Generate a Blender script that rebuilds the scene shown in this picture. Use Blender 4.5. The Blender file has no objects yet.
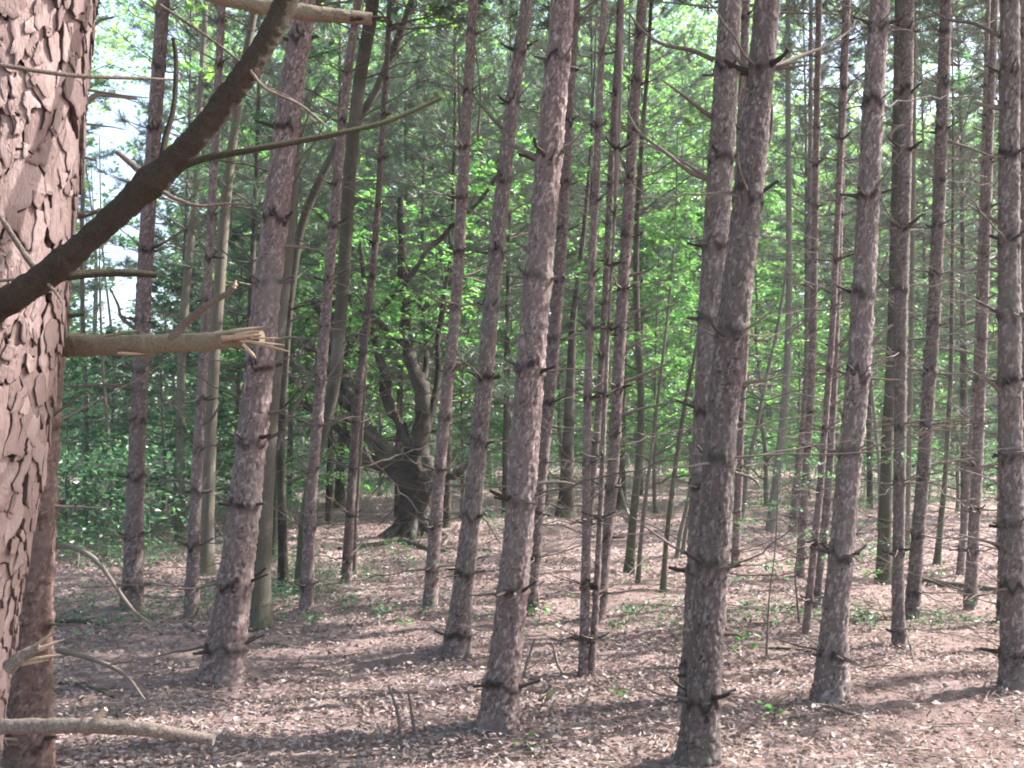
import bpy, math, random
import numpy as np
from mathutils import Vector, Quaternion

R = np.random.default_rng(11)
random.seed(11)
C = bpy.context.scene.collection
SC = bpy.context.scene

# ------------------------------------------------------------------ camera
F_PX, CX, CY, HOR = 1005.0, 512.0, 384.0, 437.0
PITCH = math.atan((HOR - CY) / F_PX)
EYE = np.array([0.0, 0.0, 1.62])
FWD = np.array([0, math.cos(PITCH), math.sin(PITCH)])
UPV = np.array([0, -math.sin(PITCH), math.cos(PITCH)])
RGT = np.array([1.0, 0, 0])


def terrain(x, y):
    x = np.asarray(x, float); y = np.asarray(y, float)
    z = 0.035 * np.sin(x * 0.9 + 1.3) * np.sin(y * 0.7 + .4) + 0.02 * np.sin(x * 2.3 + y * 1.1) + 0.012 * np.sin(3.7 * y - 2.1 * x + 2)
    far = np.clip((y - 13) / 30, 0, 3)
    z = z + far * 0.10 * np.sin(x * .21 + 1.0) + np.clip((y - 22) / 60, 0, 4) * 0.55
    return z


def at(px, py, depth):
    d = FWD + RGT * ((px - CX) / F_PX) + UPV * (-(py - CY) / F_PX)
    return EYE + d * depth


def on_ground(px, py):
    d = FWD + RGT * ((px - CX) / F_PX) + UPV * (-(py - CY) / F_PX)
    t = -EYE[2] / min(d[2], -0.01)
    for _ in range(25):
        p = EYE + d * t
        t = (float(terrain(p[0], p[1])) - EYE[2]) / d[2]
    p = EYE + d * t
    return p, t


def ground_at(px, depth):
    x = (px - CX) / F_PX * depth
    return np.array([x, depth, float(terrain(x, depth))])


# ------------------------------------------------------------------ object helpers
def tag(o, label=None, cat=None, group=None, kind=None):
    if label: o['label'] = label
    if cat: o['category'] = cat
    if group: o['group'] = group
    if kind: o['kind'] = kind
    return o


def thing(name, label, cat, loc, group=None):
    o = bpy.data.objects.new(name, None)
    o.empty_display_size = 0.2
    C.objects.link(o)
    o.location = [float(v) for v in loc]
    return tag(o, label, cat, group)


class Geo:
    def __init__(s):
        s.V, s.F, s.M, s.P, s.T, s.n = [], [], [], [], [], 0

    def add(s, V, F, mat=0, plate=None, tint=None):
        V = np.asarray(V, np.float32).reshape(-1, 3); F = np.asarray(F, np.int64)
        s.V.append(V); s.F.append(F + s.n); s.M.append(np.full(len(F), mat, np.int32))
        k = len(V)
        s.P.append(np.full(k, .5, np.float32) if plate is None else np.broadcast_to(np.asarray(plate, np.float32), (k,)))
        s.T.append(np.full(k, .5, np.float32) if tint is None else np.broadcast_to(np.asarray(tint, np.float32), (k,)))
        s.n += k

    def mesh(s, name, mats, loc=(0, 0, 0), smooth=True, attrs=False):
        me = bpy.data.meshes.new(name)
        V = np.concatenate(s.V) - np.asarray(loc, np.float32)
        me.vertices.add(len(V)); me.vertices.foreach_set('co', V.ravel())
        li = np.concatenate([f.ravel() for f in s.F]).astype(np.int32)
        tot = np.concatenate([np.full(len(f), f.shape[1], np.int32) for f in s.F])
        st = np.concatenate([[0], np.cumsum(tot)[:-1]]).astype(np.int32)
        me.loops.add(len(li)); me.loops.foreach_set('vertex_index', li)
        me.polygons.add(len(tot)); me.polygons.foreach_set('loop_start', st)
        me.polygons.foreach_set('material_index', np.concatenate(s.M))
        me.polygons.foreach_set('use_smooth', np.full(len(tot), smooth))
        for m in mats: me.materials.append(m)
        if attrs:
            a = me.attributes.new('plate', 'FLOAT', 'POINT'); a.data.foreach_set('value', np.concatenate(s.P))
            a = me.attributes.new('tint', 'FLOAT', 'POINT'); a.data.foreach_set('value', np.concatenate(s.T))
        me.update(calc_edges=True)
        return me

    def build(s, name, mats, parent=None, loc=None, smooth=True, attrs=False):
        if not isinstance(mats, (list, tuple)): mats = [mats]
        if loc is None: loc = parent.location if parent else (0, 0, 0)
        me = s.mesh(name, mats, tuple(loc), smooth, attrs)
        o = bpy.data.objects.new(name, me); C.objects.link(o)
        if parent: o.parent = parent
        else: o.location = loc
        return o


def norm(v):
    v = np.asarray(v, float)
    return v / np.maximum(np.linalg.norm(v, axis=-1, keepdims=True), 1e-9)


def frames(P):
    T = np.gradient(P, axis=0); T = norm(T)
    a = np.array([0, 0, 1.0]) if abs(T[0, 2]) < .8 else np.array([0, 1.0, 0])
    X = norm(np.cross(a[None], T)); Y = np.cross(T, X)
    return X, Y


def tube(g, P, r, sides=6, mat=0, cap=True, plate=None, tint=None, rough=0.0):
    P = np.asarray(P, float); n = len(P); r = np.broadcast_to(np.asarray(r, float), (n,))
    X, Y = frames(P)
    a = np.arange(sides) / sides * 2 * math.pi
    rr = r[:, None] * (1 + (R.normal(0, rough, (n, sides)) if rough else 0))
    V = P[:, None] + (X[:, None] * np.cos(a)[None, :, None] + Y[:, None] * np.sin(a)[None, :, None]) * rr[..., None]
    i = np.arange(n - 1)[:, None] * sides; j = np.arange(sides)[None]; k = (j + 1) % sides
    Fq = np.stack([i + j, i + k, i + sides + k, i + sides + j], -1).reshape(-1, 4)
    V = V.reshape(-1, 3)
    g.add(V, Fq, mat, plate, tint)
    if cap:
        e = (n - 1) * sides
        V2 = np.concatenate([V[e:e + sides], P[-1:]])
        g.add(V2, [(q, (q + 1) % sides, sides) for q in range(sides)], mat, plate, tint)


def prisms(g, A, B, r, mat=0):
    """many thin three-sided twigs at once"""
    A = np.asarray(A, float); B = np.asarray(B, float); n = len(A)
    if n == 0: return
    d = norm(B - A); up = np.where(np.abs(d[:, 2:3]) > .9, np.array([[1., 0, 0]]), np.array([[0, 0, 1.]]))
    X = norm(np.cross(up, d)); Y = np.cross(d, X)
    r = np.broadcast_to(np.asarray(r, float), (n,))[:, None]
    V = []
    for E, k in ((A, 1.0), (B, .35)):
        for q in range(3):
            t = q * 2 * math.pi / 3
            V.append(E + (X * math.cos(t) + Y * math.sin(t)) * r * k)
    V = np.stack(V, 1).reshape(-1, 3)
    b = np.arange(n)[:, None] * 6
    Fq = np.concatenate([b + np.array([[0, 1, 4, 3]]), b + np.array([[1, 2, 5, 4]]), b + np.array([[2, 0, 3, 5]])])
    g.add(V, Fq, mat)


def leaves(g, Cn, axis, nrm, size, width=.55, mat=0, hexa=False):
    """leaf blades: Cn stem points, axis along the blade"""
    n = len(Cn)
    if n == 0: return
    ax = norm(axis); lat = norm(np.cross(nrm, ax)); up = np.cross(ax, lat)
    s = np.broadcast_to(np.asarray(size, float), (n,))[:, None]
    if hexa:
        cup = R.uniform(-.25, .35, (n, 1)); w = width * R.uniform(.7, 1.2, (n, 1)); cu2 = R.uniform(-.35, .35, (n, 1))
        pts = [Cn, Cn + ax * s * .3 + lat * s * w * .45 + up * s * cup * .5, Cn + ax * s * .7 + lat * s * w * .4 + up * s * (cup + cu2) * .5,
               Cn + ax * s + up * s * cu2, Cn + ax * s * .7 - lat * s * w * .4 + up * s * (cup + cu2) * .5, Cn + ax * s * .3 - lat * s * w * .45 + up * s * cup * .5]
        V = np.stack(pts, 1).reshape(-1, 3); b = np.arange(n)[:, None] * 6
        Fq = np.concatenate([b + np.array([[0, 1, 2, 3]]), b + np.array([[0, 3, 4, 5]])])
    else:
        bend = R.uniform(-.2, .2, (n, 1))
        V = np.stack([Cn, Cn + ax * s * .45 + lat * s * width * .5 + up * s * bend, Cn + ax * s, Cn + ax * s * .45 - lat * s * width * .5 + up * s * bend], 1).reshape(-1, 3)
        b = np.arange(n)[:, None] * 4; Fq = b + np.array([[0, 1, 2, 3]])
    g.add(V, Fq, mat)


# ------------------------------------------------------------------ noise
U = np.uint32


def h3(ix, iy, iz, seed=0):
    with np.errstate(over='ignore'):
        n = ix.astype(np.int64).astype(U) * U(374761393) ^ iy.astype(np.int64).astype(U) * U(668265263) ^ iz.astype(np.int64).astype(U) * U(2246822519) ^ U((seed * 3266489917) & 0xffffffff)
        n = (n ^ (n >> U(15))) * U(2246822519); n = (n ^ (n >> U(13))) * U(3266489917); n = n ^ (n >> U(16))
    return n.astype(np.float64) / 4294967296.0


def vnoise(p, seed=0):
    i = np.floor(p).astype(np.int64); f = p - i; f = f * f * (3 - 2 * f); out = 0
    for dx in (0, 1):
        for dy in (0, 1):
            for dz in (0, 1):
                w = (f[:, 0] if dx else 1 - f[:, 0]) * (f[:, 1] if dy else 1 - f[:, 1]) * (f[:, 2] if dz else 1 - f[:, 2])
                out = out + w * h3(i[:, 0] + dx, i[:, 1] + dy, i[:, 2] + dz, seed)
    return out


def worley(p, seed=0):
    i = np.floor(p).astype(np.int64); n = len(p)
    F1 = np.full(n, 9.0); F2 = np.full(n, 9.0); ID = np.zeros(n); D = np.zeros((n, 3))
    for dx in (-1, 0, 1):
        for dy in (-1, 0, 1):
            for dz in (-1, 0, 1):
                a, b, c = i[:, 0] + dx, i[:, 1] + dy, i[:, 2] + dz
                q = np.stack([a + h3(a, b, c, seed), b + h3(a, b, c, seed + 1), c + h3(a, b, c, seed + 2)], 1)
                v = p - q; d = np.sqrt((v * v).sum(1))
                m = d < F1
                F2 = np.where(m, F1, np.minimum(F2, d))
                ID = np.where(m, h3(a, b, c, seed + 3), ID); D[m] = v[m]; F1 = np.where(m, d, F1)
    return F1, F2, ID, D


# ------------------------------------------------------------------ materials
def new_mat(name):
    m = bpy.data.materials.new(name); m.use_nodes = True
    nt = m.node_tree; nt.nodes.clear()
    return m, nt


def nd(nt, t, **kw):
    n = nt.nodes.new(t)
    for k, v in kw.items():
        if k.startswith('i_'):
            key = k[2:]
            key = int(key) if key.isdigit() else key.replace('_', ' ')
            n.inputs[key].default_value = v
        else: setattr(n, k, v)
    return n


def ramp(nt, stops):
    n = nt.nodes.new('ShaderNodeValToRGB'); e = n.color_ramp.elements
    while len(e) < len(stops): e.new(.5)
    for x, (p, c) in zip(e, stops):
        x.position = p; x.color = (*c, 1)
    return n


def mix(nt, fac, a, b, mode='MIX'):
    n = nt.nodes.new('ShaderNodeMix'); n.data_type = 'RGBA'; n.blend_type = mode
    L = nt.links.new
    for sock, v in ((n.inputs[0], fac), (n.inputs[6], a), (n.inputs[7], b)):
        if isinstance(v, (int, float)): sock.default_value = v
        elif isinstance(v, tuple): sock.default_value = (*v, 1)
        else: L(v, sock)
    return n.outputs[2]


def bark_material(name, hi, mid, lo, moss=0.0, attr=True, scale=(26, 26, 11), bump=.5, grey=(0.2, .19, .17)):
    m, nt = new_mat(name); L = nt.links.new
    tc = nd(nt, 'ShaderNodeTexCoord'); mp = nd(nt, 'ShaderNodeMapping'); mp.inputs['Scale'].default_value = scale
    L(tc.outputs['Object'], mp.inputs[0])
    no = nd(nt, 'ShaderNodeTexNoise', i_Scale=1.4, i_Detail=7.0, i_Roughness=.65); L(mp.outputs[0], no.inputs['Vector'])
    fine = nd(nt, 'ShaderNodeTexNoise', i_Scale=5.0, i_Detail=6.0, i_Roughness=.7); L(mp.outputs[0], fine.inputs['Vector'])
    big = nd(nt, 'ShaderNodeTexNoise', i_Scale=2.2, i_Detail=3.0); L(tc.outputs['Object'], big.inputs['Vector'])
    if attr:
        pl = nd(nt, 'ShaderNodeAttribute', attribute_name='plate'); ti = nd(nt, 'ShaderNodeAttribute', attribute_name='tint')
        plate, tint = pl.outputs['Fac'], ti.outputs['Fac']
    else:
        vo = nd(nt, 'ShaderNodeTexVoronoi', feature='DISTANCE_TO_EDGE'); L(mp.outputs[0], vo.inputs['Vector'])
        mr = nd(nt, 'ShaderNodeMapRange'); mr.inputs[2].default_value = .14; L(vo.outputs['Distance'], mr.inputs[0])
        plate, tint = mr.outputs[0], no.outputs['Fac']
    r1 = ramp(nt, [(0.1, tuple(.75 * q for q in mid)), (.45, mid), (.8, hi)]); L(tint, r1.inputs[0])
    c = mix(nt, fine.outputs['Fac'], mid, r1.outputs[0])
    rp = ramp(nt, [(0.08, (0, 0, 0)), (.62, (1, 1, 1))]); L(plate, rp.inputs[0])
    c = mix(nt, rp.outputs[0], lo, c)
    gr = ramp(nt, [(.45, (0, 0, 0)), (.75, (.55, .55, .55))]); L(big.outputs['Fac'], gr.inputs[0])
    c = mix(nt, gr.outputs[0], c, grey)
    if moss > 0:
        sp = nd(nt, 'ShaderNodeSeparateXYZ'); L(tc.outputs['Object'], sp.inputs[0])
        mz = nd(nt, 'ShaderNodeMapRange'); mz.inputs[1].default_value = 0.0; mz.inputs[2].default_value = moss; mz.inputs[3].default_value = 1.0; mz.inputs[4].default_value = 0.12
        L(sp.outputs[2], mz.inputs[0])
        mm = nd(nt, 'ShaderNodeMath', operation='MULTIPLY'); L(mz.outputs[0], mm.inputs[0]); L(no.outputs['Fac'], mm.inputs[1])
        c = mix(nt, mm.outputs[0], c, (.07, .085, .04))
    oi = nd(nt, 'ShaderNodeObjectInfo'); hv = nd(nt, 'ShaderNodeHueSaturation'); mv = nd(nt, 'ShaderNodeMapRange')
    mv.inputs[3].default_value = .78; mv.inputs[4].default_value = 1.2; L(oi.outputs['Random'], mv.inputs[0])
    L(mv.outputs[0], hv.inputs['Value']); L(c, hv.inputs['Color'])
    bs = nd(nt, 'ShaderNodeBsdfPrincipled', i_Roughness=.9); bs.inputs['Specular IOR Level'].default_value = .15
    L(hv.outputs[0], bs.inputs['Base Color'])
    ad = nd(nt, 'ShaderNodeMath', operation='MULTIPLY_ADD'); L(no.outputs['Fac'], ad.inputs[0]); ad.inputs[1].default_value = .8; L(fine.outputs['Fac'], ad.inputs[2])
    bp = nd(nt, 'ShaderNodeBump', i_Strength=bump, i_Distance=.012); L(ad.outputs[0], bp.inputs['Height']); L(bp.outputs[0], bs.inputs['Normal'])
    o = nd(nt, 'ShaderNodeOutputMaterial'); L(bs.outputs[0], o.inputs[0])
    return m


def leaf_material(name, cols, trans, tw=.5, gloss=.06, vary=.25):
    m, nt = new_mat(name); L = nt.links.new
    ge = nd(nt, 'ShaderNodeNewGeometry'); r = ramp(nt, [(i / (len(cols) - 1), c) for i, c in enumerate(cols)]); L(ge.outputs['Random Per Island'], r.inputs[0])
    r2 = ramp(nt, [(i / (len(trans) - 1), c) for i, c in enumerate(trans)]); L(ge.outputs['Random Per Island'], r2.inputs[0])
    oi = nd(nt, 'ShaderNodeObjectInfo'); mv = nd(nt, 'ShaderNodeMapRange'); mv.inputs[3].default_value = 1 - vary; mv.inputs[4].default_value = 1 + vary
    L(oi.outputs['Random'], mv.inputs[0])
    cs = []
    for rr in (r, r2):
        hv = nd(nt, 'ShaderNodeHueSaturation'); L(mv.outputs[0], hv.inputs['Value']); L(rr.outputs[0], hv.inputs['Color']); cs.append(hv.outputs[0])
    d = nd(nt, 'ShaderNodeBsdfDiffuse'); t = nd(nt, 'ShaderNodeBsdfTranslucent'); L(cs[0], d.inputs[0]); L(cs[1], t.inputs[0])
    mx = nd(nt, 'ShaderNodeMixShader', i_0=tw); L(d.outputs[0], mx.inputs[1]); L(t.outputs[0], mx.inputs[2])
    gl = nd(nt, 'ShaderNodeBsdfGlossy', i_Roughness=.45); gl.inputs[0].default_value = (.8, .85, .8, 1)
    m2 = nd(nt, 'ShaderNodeMixShader', i_0=gloss); L(mx.outputs[0], m2.inputs[1]); L(gl.outputs[0], m2.inputs[2])
    o = nd(nt, 'ShaderNodeOutputMaterial'); L(m2.outputs[0], o.inputs[0])
    return m


M_PINE = bark_material('pine_bark', (.49, .388, .375), (.165, .119, .113), (.03, .02, .017), grey=(.2, .172, .16), bump=.75)
M_GREYP = bark_material('grey_pine_bark', (.45, .374, .36), (.14, .107, .10), (.028, .02, .018), grey=(.18, .158, .145), bump=.75)
M_NEAR = bark_material('flaky_bark', (.345, .262, .25), (.2, .142, .132), (.06, .038, .032), scale=(60, 60, 22), bump=.5, grey=(.30, .235, .22))
M_DEC = bark_material('grey_bark', (.21, .185, .15), (.145, .125, .10), (.06, .05, .04), moss=.45, attr=False, scale=(30, 30, 7), bump=.9)
M_MOSSY = bark_material('mossy_bark', (.125, .112, .092), (.075, .066, .052), (.035, .03, .024), moss=2.2, attr=False, scale=(30, 30, 7), bump=.7)
M_BIRCH = bark_material('smooth_grey_bark', (.25, .24, .20), (.17, .165, .14), (.09, .085, .07), attr=False, scale=(22, 22, 7), bump=.5, grey=(.2, .2, .17))
M_OLD = bark_material('old_bark', (.09, .072, .06), (.042, .032, .027), (.013, .010, .008), moss=.25, attr=False, scale=(13, 13, 4), bump=1.0)
M_DEAD = bark_material('dead_wood', (.25, .205, .17), (.15, .118, .10), (.08, .062, .052), attr=False, scale=(40, 40, 40), bump=.4)
M_DARK = bark_material('dark_branch_bark', (.15, .118, .085), (.075, .055, .04), (.028, .021, .016), attr=False, scale=(170, 170, 90), bump=.8, grey=(.15, .14, .095))
M_MOSSB = bark_material('mossy_branch_bark', (.085, .082, .055), (.05, .043, .03), (.03, .024, .016), attr=False, scale=(130, 130, 130), bump=.6, grey=(.11, .13, .05))
M_PALE = bark_material('bare_wood', (.30, .25, .185), (.19, .155, .112), (.10, .078, .055), attr=False, scale=(55, 55, 55), bump=.35, grey=(.25, .23, .16))
M_SPLIT = bark_material('split_wood', (.50, .39, .29), (.34, .25, .18), (.2, .14, .1), attr=False, scale=(60, 60, 60), bump=.2, grey=(.5, .38, .27))

M_LEAF = leaf_material('understory_leaf', [(.05, .125, .048), (.078, .185, .068), (.11, .235, .078)], [(.10, .31, .08), (.19, .48, .10), (.30, .58, .12)], tw=.55)
M_LEAF2 = leaf_material('canopy_leaf', [(.05, .122, .048), (.08, .182, .066), (.125, .235, .07)], [(.10, .31, .075), (.21, .48, .095), (.42, .62, .1)], tw=.55)
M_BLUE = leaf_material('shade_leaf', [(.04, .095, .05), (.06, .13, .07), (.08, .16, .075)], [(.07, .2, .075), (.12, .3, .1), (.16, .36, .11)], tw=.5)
M_NEEDLE = leaf_material('pine_needle', [(.05, .08, .052), (.08, .115, .078), (.115, .145, .11)], [(.05, .1, .05), (.08, .14, .06), (.1, .15, .08)], tw=.3, gloss=.05)
M_SEED = leaf_material('seedling_leaf', [(.06, .18, .04), (.09, .25, .06), (.12, .28, .07)], [(.1, .3, .06), (.16, .4, .08), (.2, .45, .1)], tw=.45)
M_LITTER = leaf_material('dead_leaf', [(.18, .128, .112), (.24, .18, .166), (.28, .22, .207), (.315, .258, .246), (.37, .315, .305)],
                         [(.12, .06, .04), (.17, .1, .07), (.2, .12, .09), (.3, .2, .15), (.4, .3, .25)], tw=.18, gloss=.02, vary=0)
M_DRYN = leaf_material('dry_needle', [(.2, .125, .1), (.28, .185, .155), (.36, .26, .22)], [(.15, .08, .05), (.2, .12, .08)], tw=.15, vary=0)
M_STICK = bark_material('fallen_stick', (.27, .22, .19), (.17, .135, .115), (.08, .06, .05), attr=False, scale=(40, 40, 40), bump=.4)


def ground_material():
    m, nt = new_mat('forest_soil'); L = nt.links.new
    tc = nd(nt, 'ShaderNodeTexCoord')
    n1 = nd(nt, 'ShaderNodeTexNoise', i_Scale=.55, i_Detail=5.0); n2 = nd(nt, 'ShaderNodeTexNoise', i_Scale=14.0, i_Detail=8.0, i_Roughness=.75)
    n3 = nd(nt, 'ShaderNodeTexNoise', i_Scale=70.0, i_Detail=6.0, i_Roughness=.8)
    vo = nd(nt, 'ShaderNodeTexVoronoi', i_Scale=26.0)
    for n in (n1, n2, n3, vo): L(tc.outputs['Object'], n.inputs['Vector'])
    r = ramp(nt, [(.25, (.13, .09, .08)), (.45, (.26, .188, .172)), (.6, (.33, .255, .238)), (.8, (.42, .345, .33))]); L(n2.outputs['Fac'], r.inputs[0])
    r3 = ramp(nt, [(.3, (.14, .092, .08)), (.7, (.38, .29, .265))]); L(n3.outputs['Fac'], r3.inputs[0])
    c = mix(nt, .5, r.outputs[0], r3.outputs[0])
    hv = nd(nt, 'ShaderNodeHueSaturation', i_Saturation=.35); L(vo.outputs['Color'], hv.inputs['Color'])
    c = mix(nt, .25, c, hv.outputs[0], 'OVERLAY')
    rr = ramp(nt, [(.4, (0, 0, 0)), (.65, (1, 1, 1))]); L(n1.outputs['Fac'], rr.inputs[0])
    c2 = mix(nt, .4, c, (.28, .192, .174))
    c = mix(nt, rr.outputs[0], c, c2)
    bs = nd(nt, 'ShaderNodeBsdfPrincipled', i_Roughness=1.0); bs.inputs['Specular IOR Level'].default_value = .05
    L(c, bs.inputs['Base Color'])
    ad = nd(nt, 'ShaderNodeMath', operation='ADD'); L(n2.outputs['Fac'], ad.inputs[0]); L(n3.outputs['Fac'], ad.inputs[1])
    bp = nd(nt, 'ShaderNodeBump', i_Strength=.9, i_Distance=.03); L(ad.outputs[0], bp.inputs['Height']); L(bp.outputs[0], bs.inputs['Normal'])
    o = nd(nt, 'ShaderNodeOutputMaterial'); L(bs.outputs[0], o.inputs[0])
    return m


# ------------------------------------------------------------------ ground
def build_ground():
    def axis(lo, hi, fine_lo, fine_hi, step):
        a = list(np.arange(fine_lo, fine_hi, step)); s = step; x = fine_hi
        while x < hi: a.append(x); s *= 1.13; x += s
        a.append(hi); s = step; x = fine_lo - step
        while x > lo: a.insert(0, x); s *= 1.13; x -= s
        a.insert(0, lo); return np.array(a)
    xs = axis(-400, 400, -7, 7, .07); ys = axis(-300, 500, 2.5, 14, .07)
    X, Y = np.meshgrid(xs, ys)
    Z = terrain(X, Y) + mound(X, Y)
    p = np.stack([X.ravel() * 4, Y.ravel() * 4, np.zeros(X.size)], 1)
    Z = Z + (vnoise(p, 5).reshape(X.shape) - .5) * .05 + (vnoise(p * 3.1, 8).reshape(X.shape) - .5) * .03
    ny, nx = X.shape
    i = np.arange(ny - 1)[:, None] * nx; j = np.arange(nx - 1)[None]
    Fq = np.stack([i + j, i + j + 1, i + nx + j + 1, i + nx + j], -1).reshape(-1, 4)
    g = Geo(); g.add(np.stack([X, Y, Z], -1), Fq)
    o = g.build('ground', ground_material()); tag(o, 'brown forest floor of soil, needles and dead leaves under the pines', 'ground', kind='structure')


BASES = []


def mound(x, y):
    x = np.asarray(x, float); y = np.asarray(y, float); z = np.zeros(np.broadcast(x, y).shape)
    for bx, by, r in BASES: z = np.maximum(z, (.008 + .12 * r) * np.exp(-((x - bx) ** 2 + (y - by) ** 2) / (r * 2.2 + .1) ** 2))
    return z


# ------------------------------------------------------------------ trunks and branches


def spline(P, n):
    """Catmull-Rom through P (K x d) with n samples per span"""
    P = np.asarray(P, float); K = len(P)
    E = np.concatenate([[2 * P[0] - P[1]], P, [2 * P[-1] - P[-2]]]); out = []
    t = np.linspace(0, 1, n, endpoint=False)[:, None]
    for k in range(K - 1):
        a, b, c, d = E[k], E[k + 1], E[k + 2], E[k + 3]
        out.append(.5 * ((2 * b) + (c - a) * t + (2 * a - 5 * b + 4 * c - d) * t * t + (3 * b - a - 3 * c + d) * t ** 3))
    out.append(P[-1:]); return np.concatenate(out)


def resample(PR, svals):
    d = np.concatenate([[0], np.cumsum(np.linalg.norm(np.diff(PR[:, :3], axis=0), axis=1))])
    return np.stack([np.interp(svals, d, PR[:, k]) for k in range(PR.shape[1])], 1), d[-1]


def trunk_geo(g, PR, s_fine, ds, ring, amp, cell, whorls=(), flare=.5, seed=0, bulge=.09):
    """PR: dense (x,y,z,r) centreline"""
    L = np.linalg.norm(np.diff(PR[:, :3], axis=0), axis=1).sum()
    s_fine = min(s_fine, L)
    s = np.concatenate([np.arange(0, s_fine, ds), np.arange(s_fine, L, .25), [L]])
    Q, _ = resample(PR, s); n = len(s)
    a = np.arange(ring) / ring * 2 * math.pi
    r = Q[:, 3].copy()
    for w in whorls: r *= 1 + bulge * (.5 + .8 * ((w * 7.3) % 1)) * np.exp(-((s - w) / .035) ** 2)
    A, S = np.meshgrid(a, s); RR = np.repeat(r[:, None], ring, 1)
    ph = (seed * 1.7) % 6.28
    lob = .5 + .5 * np.cos(A * 4 + ph) * np.cos(A * 1.0 + ph * 2)
    RR = RR * (1 + flare * np.exp(-S / (1.5 * r[0] + .03)) * (.3 + lob))
    p = np.stack([np.cos(A) * r[0], np.sin(A) * r[0], S], -1).reshape(-1, 3) / np.array([cell[0], cell[0], cell[1]])
    wob = np.stack([vnoise(p * 1.5, seed + 40), vnoise(p * 1.5, seed + 41), vnoise(p * 1.5, seed + 42)], 1) - .5
    F1, F2, ID, D = worley(p + wob * .9, seed)
    e = np.clip((F2 - F1) / .13, 0, 1)
    e = 1 - (1 - e) * np.clip((vnoise(p * .8 + 7, seed + 5) - .25) * 3, .3, 1)
    tilt = np.sin(ID * 91) * D[:, 0] + np.cos(ID * 57) * D[:, 1] + np.sin(ID * 33) * D[:, 2]
    F1b, F2b, IDb, _ = worley(p * 2.3 + wob, seed + 7)
    eb = np.clip((F2b - F1b) / .18, 0, 1)
    hgt = .5 * e + .65 * ID + .6 * tilt * e + .55 * (IDb - .3) * eb + .3 * (vnoise(p * 5, seed + 3) - .5)
    RR = RR + amp * (hgt.reshape(RR.shape) - .8) * np.clip(RR / max(r[0], 1e-3), .3, 1)
    T = norm(np.gradient(Q[:, :3], axis=0)); X = norm(np.cross(np.array([[0, 1.0, 0]]), T)); Y = np.cross(T, X)
    V = Q[:, None, :3] + (X[:, None] * np.cos(A)[..., None] + Y[:, None] * np.sin(A)[..., None]) * RR[..., None]
    i = np.arange(n - 1)[:, None] * ring; j = np.arange(ring)[None]; k = (j + 1) % ring
    Fq = np.stack([i + j, i + k, i + ring + k, i + ring + j], -1).reshape(-1, 4)
    pl = np.clip(.06 + .94 * e * (.55 + .45 * eb), 0, 1); ti = np.clip(.35 * ID + .65 * IDb, 0, 1) ** 1.3
    for w in whorls:       # darker rough collar of bark scales round each old whorl
        sel = np.abs(S.ravel() - w) < .14; pa = np.stack([np.cos(A.ravel()[sel]) * 1.6, np.sin(A.ravel()[sel]) * 1.6, np.full(sel.sum(), w * 5)], 1)
        off = (vnoise(pa * 1.3, seed + 31) - .5) * .11; st_ = np.clip((vnoise(pa * 1.7, seed + 33) - .15) * 2.6, 0, 1)
        k2 = st_ * np.exp(-((S.ravel()[sel] - w - off) / .03) ** 2)
        pl[sel] *= 1 - .9 * k2; ti[sel] *= 1 - .6 * k2
    g.add(V, Fq, 0, pl, ti)
    return s, Q


def limb_points(start, d, L, sag, wig, n, rng):
    d = norm(d); t = np.linspace(0, 1, n)[:, None]
    side = norm(np.cross(d, [0, 0, 1.0]) + 1e-6)
    k1, k2 = rng.normal(0, wig, 2)
    P = np.asarray(start)[None] + d[None] * L * t + np.array([[0, 0, 1.0]]) * (sag * L * t ** 2) + side[None] * (k1 * L * np.sin(t * 2.6) * t)
    P[1:] += rng.normal(0, wig * L * .08, (n - 1, 3))
    return P


def dead_branch_geo(g, start, d, L, r0, sag, rng, twigs=3, sides=5, mat=0, blunt=.25):
    n = max(4, int(L / .1) + 3); n = min(n, 12)
    P = limb_points(start, d, L, sag, .12, n, rng)
    rr = r0 * (1 - (1 - blunt) * np.linspace(0, 1, n) ** .8); rr[0] *= 1.35
    tube(g, P, rr, sides, mat)
    A, B, rs = [], [], []
    for _ in range(twigs):
        t = rng.uniform(.3, .98) * (n - 1); k = int(t); p = P[k] + (P[min(k + 1, n - 1)] - P[k]) * (t - k)
        ax = norm(P[min(k + 1, n - 1)] - P[max(k - 1, 0)]); sd = norm(np.cross(ax, [0, 0, 1.0]) * rng.choice([-1, 1]) + np.array([0, 0, rng.uniform(-.5, .7)]))
        dd = norm(ax * rng.uniform(.4, 1.1) + sd); l = L * rng.uniform(.15, .5)
        m = p + dd * l * .55 + rng.normal(0, .05, 3) * l; e = m + norm(dd + rng.normal(0, .3, 3)) * l * .5
        A += [p, m]; B += [m, e]; rs += [r0 * .38, r0 * .2]
        if rng.random() < .5:
            A.append(m); B.append(m + norm(dd + rng.normal(0, .7, 3)) * l * .35); rs.append(r0 * .18)
    prisms(g, A, B, np.array(rs) if rs else .001, mat)


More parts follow.
